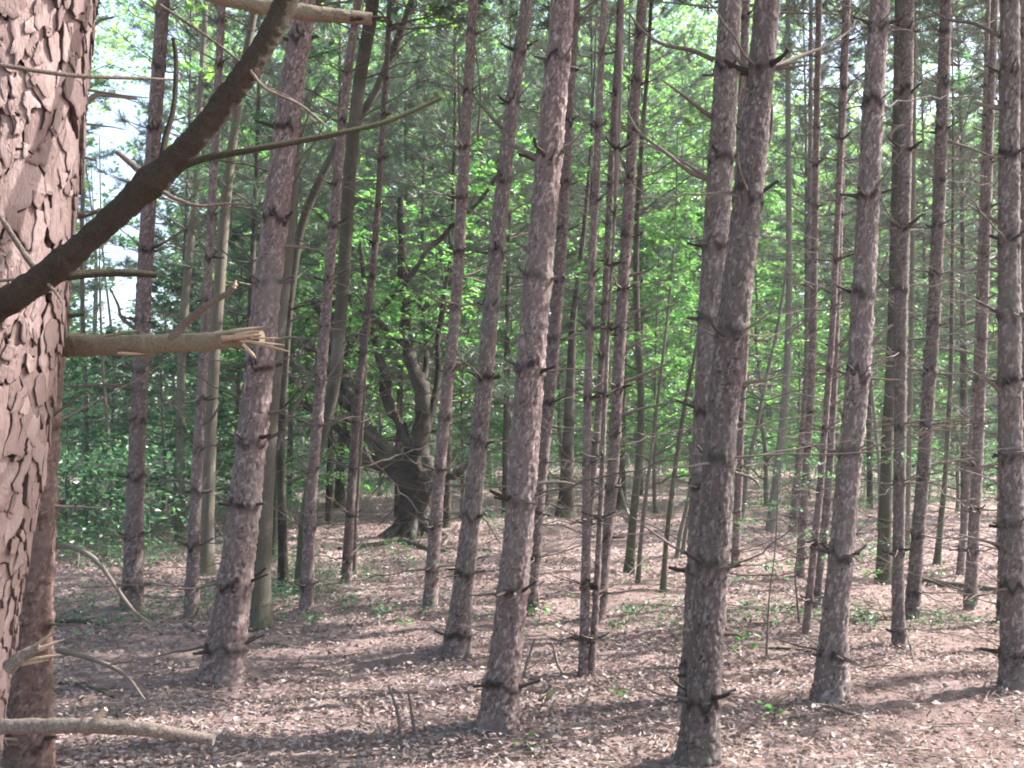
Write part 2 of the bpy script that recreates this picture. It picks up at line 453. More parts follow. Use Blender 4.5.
# ---- pine crowns: shared by all pines
def make_crown(seed, H=6.0, spread=1.9):
    rng = np.random.default_rng(seed); g = Geo(); z = -0.6
    NC, NA = [], []; A, B, rs = [], [], []
    while z < H - .25:
        t = max(z, 0) / H; L = (spread * (1 - t) ** .75 + .3) * (.65 if z < .4 else 1)
        k = rng.integers(4, 6); off = rng.uniform(0, 6.3)
        for q in range(k):
            az = off + q * 6.283 / k + rng.normal(0, .2); el = .12 + .6 * t + rng.normal(0, .1)
            d = np.array([math.cos(az) * math.cos(el), math.sin(az) * math.cos(el), math.sin(el)])
            l = L * rng.uniform(.6, 1.1); n = 6
            P = limb_points((0, 0, z + rng.normal(0, .05)), d, l, rng.uniform(-.08, .18), .12, n, rng)
            tube(g, P, np.linspace(.016, .004, n) * (.6 + l * .4), 4, 0, cap=False)
            nt_ = int(4 + l * 5)
            for u in rng.uniform(.3, 1.0, nt_):
                f = u * (n - 1); i0 = min(int(f), n - 2); p = P[i0] + (P[i0 + 1] - P[i0]) * (f - i0)
                sd = np.cross(norm(P[-1] - P[0]), [0, 0, 1.0]) * rng.choice([-1, 1])
                e = p + norm(d * .7 + sd * rng.uniform(.2, 1.1) + np.array([0, 0, rng.uniform(-.1, .6)])) * rng.uniform(.12, .42) * (1.25 - .5 * u)
                A.append(p); B.append(e); rs.append(.005)
                for w in (.55, 1.0):
                    NC.append(p + (e - p) * w); NA.append(norm(e - p))
        z += rng.uniform(.36, .52)
    prisms(g, A, B, np.array(rs), 0)
    NC = np.array(NC); NA = np.array(NA); K = 20
    c = np.repeat(NC, K, 0); ax = np.repeat(NA, K, 0)
    v = rng.normal(0, 1, c.shape); d = norm(ax * .75 + norm(v) * .85)
    ln = rng.uniform(.10, .17, len(c))[:, None]; sdv = norm(np.cross(d, rng.normal(0, 1, c.shape))) * .0058
    c = c + rng.normal(0, .02, c.shape)
    V = np.stack([c - sdv, c + sdv, c + d * ln], 1).reshape(-1, 3)
    g.add(V, np.arange(len(V)).reshape(-1, 3), 1)
    return g.mesh('crown', [M_DEAD, M_NEEDLE], smooth=False)


CROWNS = [make_crown(100 + i, H=5.6 + .3 * i, spread=1.7 + .12 * i) for i in range(5)]
GROVE = 'pine trees of the grove'
PINES = {}


def pine(key, label, pix, w, depth=None, H=None, crown=None, long=.25, stub=.5, extra=(), twigs=3, blen=1.0, kind='pine_tree', group=GROVE, mat=None, sides=5, wsp=.55, crown_n=None):
    """pix: pixel control points from the base up; w: pixel widths at those points"""
    seed = len(PINES) * 17 + 3; rng = np.random.default_rng(seed)
    mat = mat or (M_GREYP if key in ('AG', 'AI', 'AJ', 'AN', 'AM', 'AO', 'AP', 'W', 'X', 'AF', 'AD', 'AC', 'M', 'S') else M_PINE)
    if depth is None: base, depth = on_ground(*pix[0])
    else:
        base = at(pix[0][0], pix[0][1], depth)
    pts = [base] + [at(x, y, depth) for x, y in pix[1:]]
    rad = [.9 * ww * depth / F_PX / 2 for ww in w]
    gz = float(terrain(base[0], base[1]))
    pts = np.array(pts); top_vis = pts[-1]
    # carry on above the frame, easing upright
    H = H or rng.uniform(12.5, 14.5)
    dv = norm(pts[-1] - pts[-2]); hz = top_vis[2]; steps = max(3, int((H - hz) / 1.5)); p = top_vis.copy(); r0 = rad[-1]
    ext, er = [], []
    for k in range(steps):
        dv = norm(dv * .75 + np.array([0, 0, .25])); p = p + dv * (H - hz) / steps; ext.append(p.copy()); er.append(max(.012, r0 * (1 - (k + 1) / steps) + .012))
    allp = np.concatenate([[pts[0] - np.array([0, 0, .12])], pts, ext]) if ext else pts
    allr = [rad[0]] + rad + er
    PR = spline(np.concatenate([allp, np.array(allr)[:, None]], 1), 14)
    PR[:, 3] = np.maximum(PR[:, 3], .008)
    s_vis = np.linalg.norm(top_vis - base) + .12 + .3
    # whorls of dead branches
    wh = []; s = rng.uniform(.25, .5)
    while s < s_vis + .3: wh.append(s); s += rng.uniform(.8, 1.2) * wsp
    root = thing(kind, label, 'tree', (base[0], base[1], gz), group); BASES.append((base[0], base[1], rad[0]))
    g = Geo(); near = depth < 8
    ring = int(np.clip(w[0] * 1.5, 14, 60)); ds = max(.008, depth * 1.7 / F_PX)
    S, Q = trunk_geo(g, PR, s_vis, ds, ring, min(.016, max(.0062, rad[0] * .13)), (.026 if rad[0] > .07 else .019, .05 if rad[0] > .07 else .034), wh, seed=seed)
    PINES[key] = dict(depth=depth, Q=Q, S=S, root=root)
    made = 0
    for sw in wh:
        c = np.array([np.interp(sw, S, Q[:, k]) for k in range(4)]); k = rng.integers(4, 7); off = rng.uniform(0, 6.28)
        for q in range(k):
            az = off + q * 6.283 / k + rng.normal(0, .25); el = rng.normal(.12, .16) + .035 * sw
            d = np.array([math.cos(az) * math.cos(el), math.sin(az) * math.cos(el), math.sin(el)])
            st = c[:3] + np.array([math.cos(az), math.sin(az), 0]) * c[3] * .7 + np.array([0, 0, rng.normal(0, .012)])
            rb = rng.uniform(.0055, .0105) * (1.1 if near else .95) * min(1.2, .55 + c[3] * 5)
            u = rng.random()
            if u < (stub if near else stub * .72):
                L = rng.uniform(.035, .12) + c[3] * .55
                P = limb_points(st, d, L, .1, .15, 4, rng); tube(g, P, rb * np.array([2.5, 1.45, 1.05, .9]), 6, 0, plate=.14, tint=.2, rough=.18)
            elif made < 99:
                L = rng.uniform(.12, .4) if u < 1 - long * (.75 if near else 1.5) else rng.uniform(.5, 1.5) * blen
                b = Geo(); dead_branch_geo(b, st, d, L + c[3] * .3, rb * (1.0 if L < .4 else .85 if near else 1.1), rng.uniform(-.12, .22), rng, twigs=0 if L < .18 else (1 if L < .4 else twigs + (0 if near else 3)), sides=sides)
                b.build('branch', M_DEAD, root); made += 1
    for pl_, wpx, *dz in extra:
        P = [at(x, y, depth + (dz[0] * i / max(1, len(pl_) - 1) if dz else 0)) for i, (x, y) in enumerate(pl_)]
        P = spline(P, 5); n = len(P); b = Geo()
        rr = np.linspace(1, .35, n) * wpx * depth / F_PX / 2
        tube(b, P, rr, 6, 0, rough=.06)
        A, B = [], []
        for _ in range(4):
            i0 = rng.integers(1, n - 1); dd = norm(P[i0 + 1] - P[i0]); l = np.linalg.norm(P[-1] - P[0]) * rng.uniform(.15, .4)
            A.append(P[i0]); B.append(P[i0] + norm(dd + rng.normal(0, .6, 3)) * l)
        prisms(b, A, B, rr.mean() * .4, 0)
        b.build('branch', M_DEAD, root)
    g.build('trunk', mat, root, attrs=True)
    if crown is None or crown:
        hc = crown if crown else rng.uniform(6.6, 8.4)
        hc = max(hc, hz + .8) if depth < 14 else hc
        ht = H - hc
        i0 = int(np.argmin(np.abs(Q[:, 2] - hc)))
        me = CROWNS[rng.integers(0, 5) if crown_n is None else crown_n]
        o = bpy.data.objects.new('crown', me); C.objects.link(o); o.parent = root
        o.location = [float(v) for v in Q[i0, :3] - np.array(root.location)]
        dirv = Q[-1, :3] - Q[i0, :3]; o.rotation_mode = 'QUATERNION'
        o.rotation_quaternion = Vector(dirv).to_track_quat('Z', 'Y') @ Quaternion((0, 0, 1), rng.uniform(0, 6.28))
        zs = max(.5, np.linalg.norm(dirv) / 6.0); o.scale = (zs * rng.uniform(.95, 1.15),) * 2 + (zs,)
    return root

# ------------------------------------------------------------------ the pines, each from its place in the photograph
M_REDP_SHADED = bark_material('shaded_red_pine_bark', (.29, .195, .175), (.13, .082, .072), (.04, .024, .02), grey=(.16, .115, .1), bump=.6)  # reddish bark, its colour also darkened to stand in for shade on this trunk
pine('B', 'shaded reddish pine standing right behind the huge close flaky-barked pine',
     [(29, 778), (32, 640), (37, 500), (43, 390), (53, 260), (71, 0)], [47, 42, 40, 39, 38, 35], long=.15, wsp=.5, mat=M_REDP_SHADED,
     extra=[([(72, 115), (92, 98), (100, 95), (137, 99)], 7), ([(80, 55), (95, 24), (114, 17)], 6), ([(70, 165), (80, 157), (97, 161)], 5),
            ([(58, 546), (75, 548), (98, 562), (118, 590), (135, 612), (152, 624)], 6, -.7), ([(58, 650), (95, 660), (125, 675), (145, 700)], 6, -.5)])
pine('C', 'straight pine with knobbly trunk, first clear of the flaky-barked pine on the left',
     [(132, 612), (135, 500), (140, 380), (146, 250), (155, 120), (163, 0)], [22, 18.5, 17, 16, 15, 14], long=.3, blen=.9,
     extra=[([(134, 389), (110, 385), (66, 387)], 5, -.6), ([(140, 332), (122, 318), (118, 305), (110, 288)], 5), ([(146, 246), (163, 243), (190, 225), (200, 213)], 4)])
pine('D', 'slim pine beside the pale curved trunk, near the knobbly left pine',
     [(191, 618), (195, 520), (199, 430), (205, 330), (212, 200), (222, 0)], [16, 12.5, 11, 10, 9, 8], long=.45, wsp=.45,
     extra=[([(198, 427), (182, 413), (164, 398)], 4), ([(199, 427), (212, 418), (222, 400)], 4), ([(196, 485), (175, 480), (150, 483)], 3.5)])
pine('E', 'leaning sunlit pine with moss at its flared foot, crossed by the broken pale branch',
     [(221, 685), (233, 600), (245, 500), (256, 400), (265, 310), (280, 180), (292, 85), (304, 0)], [44, 37, 34, 31, 29.5, 27, 26, 24], long=.08, wsp=.5, blen=.7, stub=.62,
     extra=[([(270, 345), (285, 338), (305, 338)], 5), ([(262, 413), (278, 412), (287, 408)], 6), ([(280, 246), (300, 247), (318, 250)], 5), ([(287, 165), (297, 160), (306, 154)], 5), ([(260, 245), (264, 228), (263, 215)], 5)])
pine('H', 'slender pine leaning a little right, in front of a dark forked leafy trunk',
     [(306, 612), (311, 500), (319, 400), (326, 310), (339, 160), (348, 70), (358, 0)], [15, 12.5, 12, 11.5, 10, 9.5, 9], long=.4, wsp=.5,
     extra=[([(318, 365), (300, 400), (285, 425), (278, 450)], 4, -.4), ([(322, 368), (306, 372), (300, 362)], 3)])
pine('J', 'thin pine left of the old gnarled maple with its top lost in needles',
     [(346, 586), (351, 500), (358, 400), (367, 320), (374, 256), (382, 140), (388, 40)], [12, 10, 9.5, 8.5, 7.5, 6.5, 5.5], long=.55, wsp=.45)
pine('L', 'thin pine standing in front of the old gnarled maple on its right',
     [(430, 608), (437, 505), (445, 410), (455, 315), (463, 180), (473, 0)], [15.5, 14, 13, 12.5, 12, 10.5], long=.45, wsp=.5,
     extra=[([(452, 325), (430, 322), (400, 318)], 2.5), ([(461, 145), (459, 115), (458, 55)], 3), ([(478, 140), (480, 90), (475, 45)], 3)])
pine('M', 'leaning pine with dark foot, second to the left of the thickest central pine',
     [(455, 657), (463, 590), (473, 500), (482, 410), (490, 320), (499, 225), (508, 140), (516, 75), (527, 0)], [29, 23, 20, 18.5, 17.5, 16.5, 15.5, 14.5, 13.5], long=.3, wsp=.48,
     extra=[([(503, 130), (485, 110), (470, 90), (462, 65)], 4), ([(490, 222), (470, 210), (455, 205)], 3), ([(470, 484), (455, 486), (445, 484)], 5)])
pine('N', 'thickest central pine with dark whorl knots and a broad foot',
     [(497, 733), (505, 660), (513, 590), (521, 500), (528, 400), (536, 300), (546, 190), (555, 90), (563, 0)], [42, 35, 33, 32, 31, 30, 28.5, 27, 25.5], long=.12, wsp=.62, stub=.5,
     extra=[([(536, 157), (515, 147), (494, 140)], 6, .2), ([(555, 150), (572, 143), (582, 132)], 5), ([(520, 408), (508, 404), (497, 398)], 6), ([(530, 253), (522, 246), (515, 243)], 5), ([(516, 485), (500, 487), (488, 486)], 4), ([(532, 484), (560, 482), (578, 485)], 4.5)])
pine('O', 'narrow pine partly hidden behind the right side of the thickest central pine',
     [(530, 615), (539, 500), (549, 400), (556, 320), (563, 220), (569, 100), (576, 0)], [15, 13.5, 13, 12.5, 12, 11, 10], long=.4, wsp=.5,
     extra=[([(553, 272), (575, 263), (588, 258)], 4), ([(548, 345), (565, 338), (590, 332)], 3.5)])
pine('P', 'slim straight stem of the two stems growing from one foot in the centre',
     [(583, 678), (586, 560), (587, 440), (590, 320), (596, 180), (600, 90), (604, 0)], [11, 9.8, 9.2, 8.6, 7.8, 7.3, 6.6], long=.3, wsp=.42, twigs=2)
pine('Q', 'thinner right stem of the two stems growing from one foot in the centre',
     [(591, 678), (596, 600), (601, 500), (605, 400), (609, 320), (614, 230)], [8.5, 7.5, 6, 5, 4, 3], long=.3, H=5.2, crown=False, wsp=.4, twigs=1)
pine('R', 'sun-flecked pine with bright right edge behind the two-stemmed one',
     [(598, 622), (606, 540), (613, 470), (620, 340), (628, 210), (635, 100), (642, 0)], [15, 13.5, 13, 13, 12.5, 11.5, 11], long=.5, wsp=.42,
     extra=[([(626, 276), (645, 272), (655, 266)], 4), ([(622, 318), (648, 306), (660, 300)], 4), ([(621, 416), (645, 408), (675, 402)], 4), ([(625, 382), (650, 372), (671, 362)], 4.5), ([(623, 352), (640, 342), (652, 339)], 4),
            ([(631, 180), (624, 165), (612, 140)], 3.5), ([(616, 418), (606, 412), (598, 405)], 3)])
pine('S', 'dim thin pine behind the sun-flecked one, just to its left',
     [(584, 590), (591, 500), (597, 430), (603, 340), (609, 210), (614, 110), (620, 0)], [9, 8, 7.8, 7.4, 7, 6.5, 6], long=.5, wsp=.45)
pine('X', 'pine pressed close behind the nearest right-hand pine, showing on its left',
     [(697, 705), (700, 600), (704, 500), (709, 380), (717, 220), (724, 110), (730, 0)], [36, 32, 31, 30, 28, 26.5, 24.5], long=.2, wsp=.55,
     extra=[([(714, 60), (690, 50), (665, 45), (645, 33), (628, 12)], 5), ([(712, 117), (695, 105), (680, 93), (662, 80)], 5, -.3), ([(710, 180), (690, 172), (665, 152), (640, 133), (627, 112)], 5.5),
            ([(710, 180), (680, 160), (655, 148), (640, 140)], 4, .3), ([(722, 112), (737, 100), (742, 75), (738, 60)], 5), ([(716, 183), (733, 172), (742, 165)], 4), ([(690, 62), (685, 45), (684, 35)], 3)])
pine('W', 'nearest right-hand pine, thick and straight with its foot at the picture edge',
     [(697, 768), (703, 690), (709, 610), (716, 510), (722, 420), (732, 330), (745, 225), (757, 110), (767, 0)], [44, 37, 34.5, 34, 34, 33, 32, 30, 27], long=.1, wsp=.6, stub=.5,
     extra=[([(748, 68), (738, 60), (730, 50)], 5), ([(768, 70), (795, 58), (830, 44), (858, 24)], 5.5, .4), ([(770, 70), (795, 67), (812, 64)], 4), ([(752, 168), (768, 145), (772, 118), (771, 95)], 5.5),
            ([(738, 384), (765, 380), (788, 374)], 4.5), ([(718, 382), (708, 375), (697, 372)], 4.5), ([(735, 473), (752, 478), (760, 487)], 4.5), ([(710, 456), (697, 454), (678, 454)], 4), ([(712, 474), (703, 474), (692, 472)], 4),
            ([(755, 340), (768, 341)], 4), ([(757, 177), (770, 172), (774, 168)], 5), ([(720, 634), (735, 634), (742, 637)], 6), ([(705, 636), (698, 637), (692, 640)], 5)])
pine('V2', 'dark thin pine squeezed between the two big right-hand trunks at the top',
     [(716, 640), (724, 480), (732, 330), (739, 180), (746, 0)], [12, 11, 10.5, 10, 9], long=.1, wsp=.5)
pine('AG', 'leaning pine with bright peeling right edge, alone in front on the right',
     [(830, 703), (835, 620), (840, 570), (846, 500), (853, 430), (860, 350), (868, 210), (875, 70), (880, 0)], [36, 28.5, 26.5, 25.5, 25, 24.5, 23.5, 22, 20.5], long=.12, wsp=.55, stub=.5,
     extra=[([(873, 275), (883, 268), (888, 252)], 5), ([(885, 64), (884, 45), (885, 30)], 5), ([(888, 137), (896, 128), (905, 125)], 5), ([(872, 345), (885, 330), (893, 325)], 5), ([(854, 424), (845, 417), (839, 410)], 5), ([(843, 536), (855, 534), (863, 533)], 5)])
pine('AI', 'pine with grey mottled bark and white-lit edge, right of the mossy green trunk',
     [(899, 648), (898, 590), (899, 520), (900, 430), (901, 320), (905, 160), (908, 0)], [15, 13, 12.5, 13, 13.5, 14, 13.5], long=.3, wsp=.5,
     extra=[([(904, 230), (915, 225), (925, 222)], 4), ([(903, 128), (888, 124), (880, 120)], 4)])
pine('AJ', 'slightly leaning pine with dark whorl rings, right of the grey mottled pine',
     [(912, 620), (917, 545), (923, 475), (928, 400), (933, 330), (939, 200), (943, 90), (946, 0)], [16, 14, 14, 14, 14, 13.5, 13, 12], long=.35, wsp=.45,
     extra=[([(924, 442), (915, 438), (908, 433)], 4), ([(923, 467), (945, 462), (975, 458)], 3.5), ([(936, 243), (950, 240), (968, 235)], 3), ([(944, 140), (975, 150), (1000, 160)], 3.5)])
pine('AN', 'pine with two lit stripes standing by the fallen log on the right',
     [(970, 610), (974, 530), (978, 450), (981, 370), (986, 240), (990, 120), (995, 0)], [14, 12, 11.5, 11, 9.5, 8.5, 7.5], long=.45, wsp=.45)
pine('AM', 'dim thin pine just left of the two-striped pine by the log',
     [(960, 577), (965, 513), (970, 460), (975, 390), (980, 270), (984, 150), (988, 0)], [8.5, 7.5, 7, 6.5, 6, 5.5, 5], long=.45, wsp=.45)
pine('AO', 'thick dark-ringed pine near the right edge, lit along its right side',
     [(1014, 688), (1013, 590), (1012, 490), (1010, 390), (1009, 210), (1010, 0)], [29, 25, 24.5, 24, 22, 19.5], long=.4, wsp=.46, blen=.8,
     extra=[([(1000, 390), (990, 382), (985, 377)], 6), ([(1000, 270), (975, 268), (960, 272)], 4), ([(1003, 225), (985, 215), (968, 205)], 4.5), ([(1001, 108), (985, 106), (975, 102)], 6), ([(1000, 36), (975, 24), (950, 20), (925, 8)], 5, .4), ([(1002, 545), (980, 540), (955, 533)], 4)])
pine('AP', 'dark pine mostly hidden behind the thick dark-ringed pine at the right edge',
     [(1003, 622), (1004, 520), (1006, 400), (1010, 250), (1012, 0)], [13, 11, 11, 10, 9], long=.4, wsp=.5)
pine('AQ', 'reddish pine cut by the right edge of the picture',
     [(1030, 650), (1029, 500), (1027, 380), (1025, 200), (1024, 0)], [20, 17, 16, 15, 14], long=.2, wsp=.5)
pine('AE', 'pale very thin pine crossing in front of its darker neighbour, second row right',
     [(806, 635), (813, 560), (820, 490), (827, 400), (833, 320), (840, 170), (848, 0)], [9, 8, 7.5, 7, 6.8, 6.5, 6], long=.35, wsp=.45, mat=M_PINE)
pine('AF', 'darker thin pine crossed by the pale very thin one, second row right',
     [(816, 610), (822, 550), (828, 490), (834, 372), (838, 250), (843, 100), (846, 0)], [10, 9.2, 9, 9, 9, 8.5, 8], long=.5, wsp=.45)
pine('AD', 'thin pine in deep second row standing right of the smooth grey sapling trunk',
     [(800, 578), (804, 500), (810, 410), (813, 333), (816, 160), (819, 0)], [9, 8.2, 8, 8, 7.5, 6.5], long=.55, wsp=.42)
pine('AC', 'dark far pine just behind and left of the thin second-row pine',
     [(793, 532), (798, 470), (804, 420), (808, 330), (810, 180), (811, 30)], [10, 8, 7.5, 6.5, 5.5, 4.5], long=.4, wsp=.5)
pine('Z', 'far pine seen just right of the nearest right-hand pine',
     [(735, 568), (738, 500), (742, 400), (746, 330), (752, 180), (757, 20)], [9.5, 8.5, 8, 7.5, 7, 6], long=.4, wsp=.5)
pine('AM2', 'far dim pine in the gap left of the dark-ringed right-edge pine',
     [(1000, 545), (1000, 480), (1001, 380), (1002, 200), (1003, 20)], [7, 6, 6, 5.5, 5], long=.4, wsp=.5)

# ------------------------------------------------------------------ the huge close pine with flaky bark
def close_pine():
    D = 1.3; k = D / F_PX; rng = np.random.default_rng(5)
    px = [(-230, 1660), (-166, 1100), (-126, 760), (-103, 600), (-68, 400), (-42, 200), (-20, 0), (10, -300)]
    w = [250, 232, 222, 218, 214, 210, 206, 200]
    pts = np.array([at(x, y, D) for x, y in px]); rad = np.array(w) * k / 2
    b = pts[0]; gz = float(terrain(b[0], b[1]))
    pts[0, 2] = gz - .1
    p = pts[-1].copy(); dv = norm(pts[-1] - pts[-2]); ext, er = [], []
    for q in range(9):
        dv = norm(dv * .8 + np.array([0, 0, .2])); p = p + dv * 1.55; ext.append(p.copy()); er.append(max(.015, rad[-1] * (1 - (q + 1) / 9) + .012))
    PR = spline(np.concatenate([np.concatenate([pts, ext]), np.concatenate([rad, er])[:, None]], 1), 16)
    root = thing('pine_tree', 'huge close pine with flaky pinkish plated bark and broken dead branches', 'tree', (b[0], b[1], gz), GROVE)
    g = Geo()
    # fine bark only where the view meets it
    L = np.linalg.norm(np.diff(PR[:, :3], axis=0), axis=1).sum()
    s0 = np.arange(0, 1.0, .02); s1 = np.arange(1.0, 2.35, .004); s = np.concatenate([s0, s1, np.arange(2.35, L, .08), [L]])
    Q, _ = resample(PR, s); ring = 200; a = np.arange(ring) / ring * 2 * math.pi
    A, S = np.meshgrid(a, s); RR = np.repeat(Q[:, 3:4], ring, 1) * (1 + .3 * np.exp(-S / .16))
    r0 = rad[4]
    pp = np.stack([np.cos(A) * r0, np.sin(A) * r0, S], -1).reshape(-1, 3)
    hgt = (vnoise(pp * np.array([90, 90, 25]), 60) - .5) + .6 * (vnoise(pp * np.array([220, 220, 70]), 61) - .5)
    RR = RR - .006 + .006 * hgt.reshape(RR.shape)
    T = norm(np.gradient(Q[:, :3], axis=0)); X = norm(np.cross(np.array([[0, 1.0, 0]]), T)); Y = np.cross(T, X)
    V = Q[:, None, :3] + (X[:, None] * np.cos(A)[..., None] + Y[:, None] * np.sin(A)[..., None]) * RR[..., None]
    n = len(s); i = np.arange(n - 1)[:, None] * ring; j = np.arange(ring)[None]; kk = (j + 1) % ring
    Fq = np.stack([i + j, i + kk, i + ring + kk, i + ring + j], -1).reshape(-1, 4)
    g.add(V, Fq, 0, np.clip(.24 + .45 * hgt, .02, .6), np.clip(.35 + hgt * .5, 0, 1))
    circ = 2 * math.pi * r0

    def place(u, z, off):
        """a point on the trunk: u metres round it, z metres up its length, off metres out"""
        a_ = np.asarray(u) / r0; zi = np.asarray(z); c_ = np.stack([np.interp(zi, s, Q[:, k]) for k in range(4)], -1)
        x_ = np.stack([np.interp(zi, s, X[:, k]) for k in range(3)], -1); y_ = np.stack([np.interp(zi, s, Y[:, k]) for k in range(3)], -1)
        rr_ = c_[..., 3] * (1 + .3 * np.exp(-zi / .16)) + off
        return c_[..., :3] + (x_ * np.cos(a_)[..., None] + y_ * np.sin(a_)[..., None]) * rr_[..., None]

    def plates(cw, ch, z0, z1, lift0, lift1, gap0, gap1, keep, sd_):
        rg = np.random.default_rng(sd_); pts = []
        for zz in np.arange(z0, z1, ch):
            o = rg.uniform(0, cw)
            for uu in np.arange(0, circ, cw): pts.append(((uu + o + rg.normal(0, cw * .3)) % circ, zz + rg.normal(0, ch * .36)))
        pts = np.array(pts)
        for q_, (u0, v0) in enumerate(pts):
            if rg.random() > keep: continue
            du = (pts[:, 0] - u0 + circ / 2) % circ - circ / 2; dv = (pts[:, 1] - v0) * cw / ch; d2 = du * du + dv * dv
            nb = np.argsort(d2)[1:20]; poly = [(-2 * cw, -2 * cw), (2 * cw, -2 * cw), (2 * cw, 2 * cw), (-2 * cw, 2 * cw)]
            for m_ in nb:
                nx, ny = du[m_], dv[m_]; h = (nx * nx + ny * ny) / 2; out = []
                for a_ in range(len(poly)):
                    p_, q2 = poly[a_], poly[(a_ + 1) % len(poly)]; sp, sq = p_[0] * nx + p_[1] * ny - h, q2[0] * nx + q2[1] * ny - h
                    if sp <= 0: out.append(p_)
                    if sp * sq < 0: t_ = sp / (sp - sq); out.append((p_[0] + (q2[0] - p_[0]) * t_, p_[1] + (q2[1] - p_[1]) * t_))
                poly = out
                if len(poly) < 3: break
            if len(poly) < 3: continue
            poly = np.array(poly) * np.array([1, ch / cw]); P_ = []
            for a_ in range(len(poly)):
                p_, q2 = poly[a_], poly[(a_ + 1) % len(poly)]; l_ = np.hypot(*(q2 - p_)); m_ = max(1, int(l_ / .0030))
                for t_ in range(m_): P_.append(p_ + (q2 - p_) * t_ / m_)
            P_ = np.array(P_)
            wn = np.stack([P_[:, 0] + u0, P_[:, 1] + v0, np.full(len(P_), sd_ * 1.0)], 1)
            for fr, am in ((24, .022), (70, .010), (190, .0052)):      # neighbours share this warp, so the torn joints interlock
                P_ = P_ + np.stack([vnoise(wn * np.array([fr, fr * .55, 1]), 21) - .5, 1.5 * (vnoise(wn * np.array([fr, fr * .55, 1]), 22) - .5)], 1) * am
            rad_ = np.hypot(P_[:, 0], P_[:, 1]) + 1e-6
            k_ = len(P_)
            if k_ < 6: continue
            # joints open unevenly and tear raggedly
            world = np.stack([P_[:, 0] + u0, P_[:, 1] + v0, np.full(k_, sd_ * 1.0)], 1)
            gp = gap0 + (gap1 - gap0) * np.clip((vnoise(world * np.array([34, 15, 1]), 11) - .42) * 2.6, 0, 1) ** 1.5 + .0022 * vnoise(world * np.array([260, 160, 1]), 12) + .003 * np.maximum(0, vnoise(world * np.array([110, 70, 1]), 13) - .5)
            P_ = P_ * np.clip(1 - gp / rad_, .3, 1)[:, None]
            tl = rg.normal(0, 1, 2); lf = rg.uniform(lift0, lift1); curl = rg.uniform(-.02, .10); tint_ = rg.random()
            def off(XY, e_):
                x2, z2 = XY[:, 0], XY[:, 1]
                return lf + tl[0] * .035 * x2 + (-.045 - abs(tl[1]) * .03) * z2 + curl * e_ * (x2 * x2 + .35 * z2 * z2) / .03 + .0016 * (vnoise(np.stack([x2 * 160 + u0 * 90, z2 * 60, x2 * 0], 1), sd_) - .5)
            ringsP = [P_ * f for f in (.35, .7, .93)] + [P_]
            offs = [off(P, f) for P, f in zip(ringsP, (.35, .7, .93, 1.0))]; offs[3] = offs[3] - .0009
            VV = [place(np.array([u0]), np.array([v0]), off(np.zeros((1, 2)), 0))] + [place(u0 + P[:, 0], v0 + P[:, 1], o_) for P, o_ in zip(ringsP, offs)]
            low = place(u0 + P_[:, 0] * .97, v0 + P_[:, 1] * .97, np.minimum(offs[3] - .0022, np.maximum(offs[3] * .35 - .004, offs[3] - .006)))
            nx_ = np.arange(k_); f3 = [(0, 1 + a_, 1 + (a_ + 1) % k_) for a_ in range(k_)]
            top = np.concatenate(VV); g.add(top, np.array(f3), 0, rg.uniform(.75, 1), tint_)
            f4 = np.concatenate([np.stack([1 + r_ * k_ + nx_, 1 + (r_ + 1) * k_ + nx_, 1 + (r_ + 1) * k_ + (nx_ + 1) % k_, 1 + r_ * k_ + (nx_ + 1) % k_], 1) for r_ in range(3)])
            tv = np.concatenate([[tint_], np.clip(np.full(2 * k_, tint_) + rg.normal(0, .1, 2 * k_), 0, 1), np.full(2 * k_, tint_ * .8)])
            g.add(top, f4, 0, np.concatenate([np.full(1 + 3 * k_, .95), np.full(k_, .6)]), tv)
            side = np.concatenate([VV[4], low]); g.add(side, np.stack([nx_, nx_ + k_, (nx_ + 1) % k_ + k_, (nx_ + 1) % k_], 1), 0, .26, tint_ * .5)

    plates(.036, .072, .95, 2.40, .0010, .0038, .0000, .0036, .985, 301)
    plates(.030, .046, .95, 2.40, .0030, .0062, .0010, .0060, .5, 302)
    plates(.014, .024, .95, 2.40, .0036, .0072, .0008, .0030, .3, 303)
    # loose curled flakes lifting off the trunk
    for _ in range(60):
        z = rng.uniform(1.0, 2.35); az = rng.uniform(0, 6.283)
        ii = int(np.argmin(np.abs(s - z))); jj = int(az / 6.283 * ring) % ring
        c = V[ii, jj]; nrm_ = X[ii] * math.cos(az) + Y[ii] * math.sin(az); tan = -X[ii] * math.sin(az) + Y[ii] * math.cos(az)
        h, ww = rng.uniform(.014, .042), rng.uniform(.012, .034); lift = rng.uniform(.0005, .004); curl = rng.uniform(.001, .008) * rng.choice([1, 1, 1.6])
        nu, nv = 5, 4; P = []
        ang = rng.normal(0, .25)
        for u in np.linspace(0, 1, nu):
            for v in np.linspace(-1, 1, nv):
                wv = ww * (.45 + .55 * math.sin(math.pi * (.18 + .66 * u))) * (1 + .18 * rng.normal())
                x_ = v * wv * .5; z_ = -(u - .15) * h + rng.normal(0, .0016)
                x2, z2 = x_ * math.cos(ang) - z_ * math.sin(ang), x_ * math.sin(ang) + z_ * math.cos(ang)
                P.append(c + tan * x2 + T[ii] * z2 + nrm_ * (lift * (.15 + u) + curl * u * u + .0012 * abs(v)))
        P = np.array(P); P2 = P - nrm_ * .0014
        ff = [(a_ * nv + b_, a_ * nv + b_ + 1, (a_ + 1) * nv + b_ + 1, (a_ + 1) * nv + b_) for a_ in range(nu - 1) for b_ in range(nv - 1)]
        m = nu * nv; ff2 = [(q[3] + m, q[2] + m, q[1] + m, q[0] + m) for q in ff]
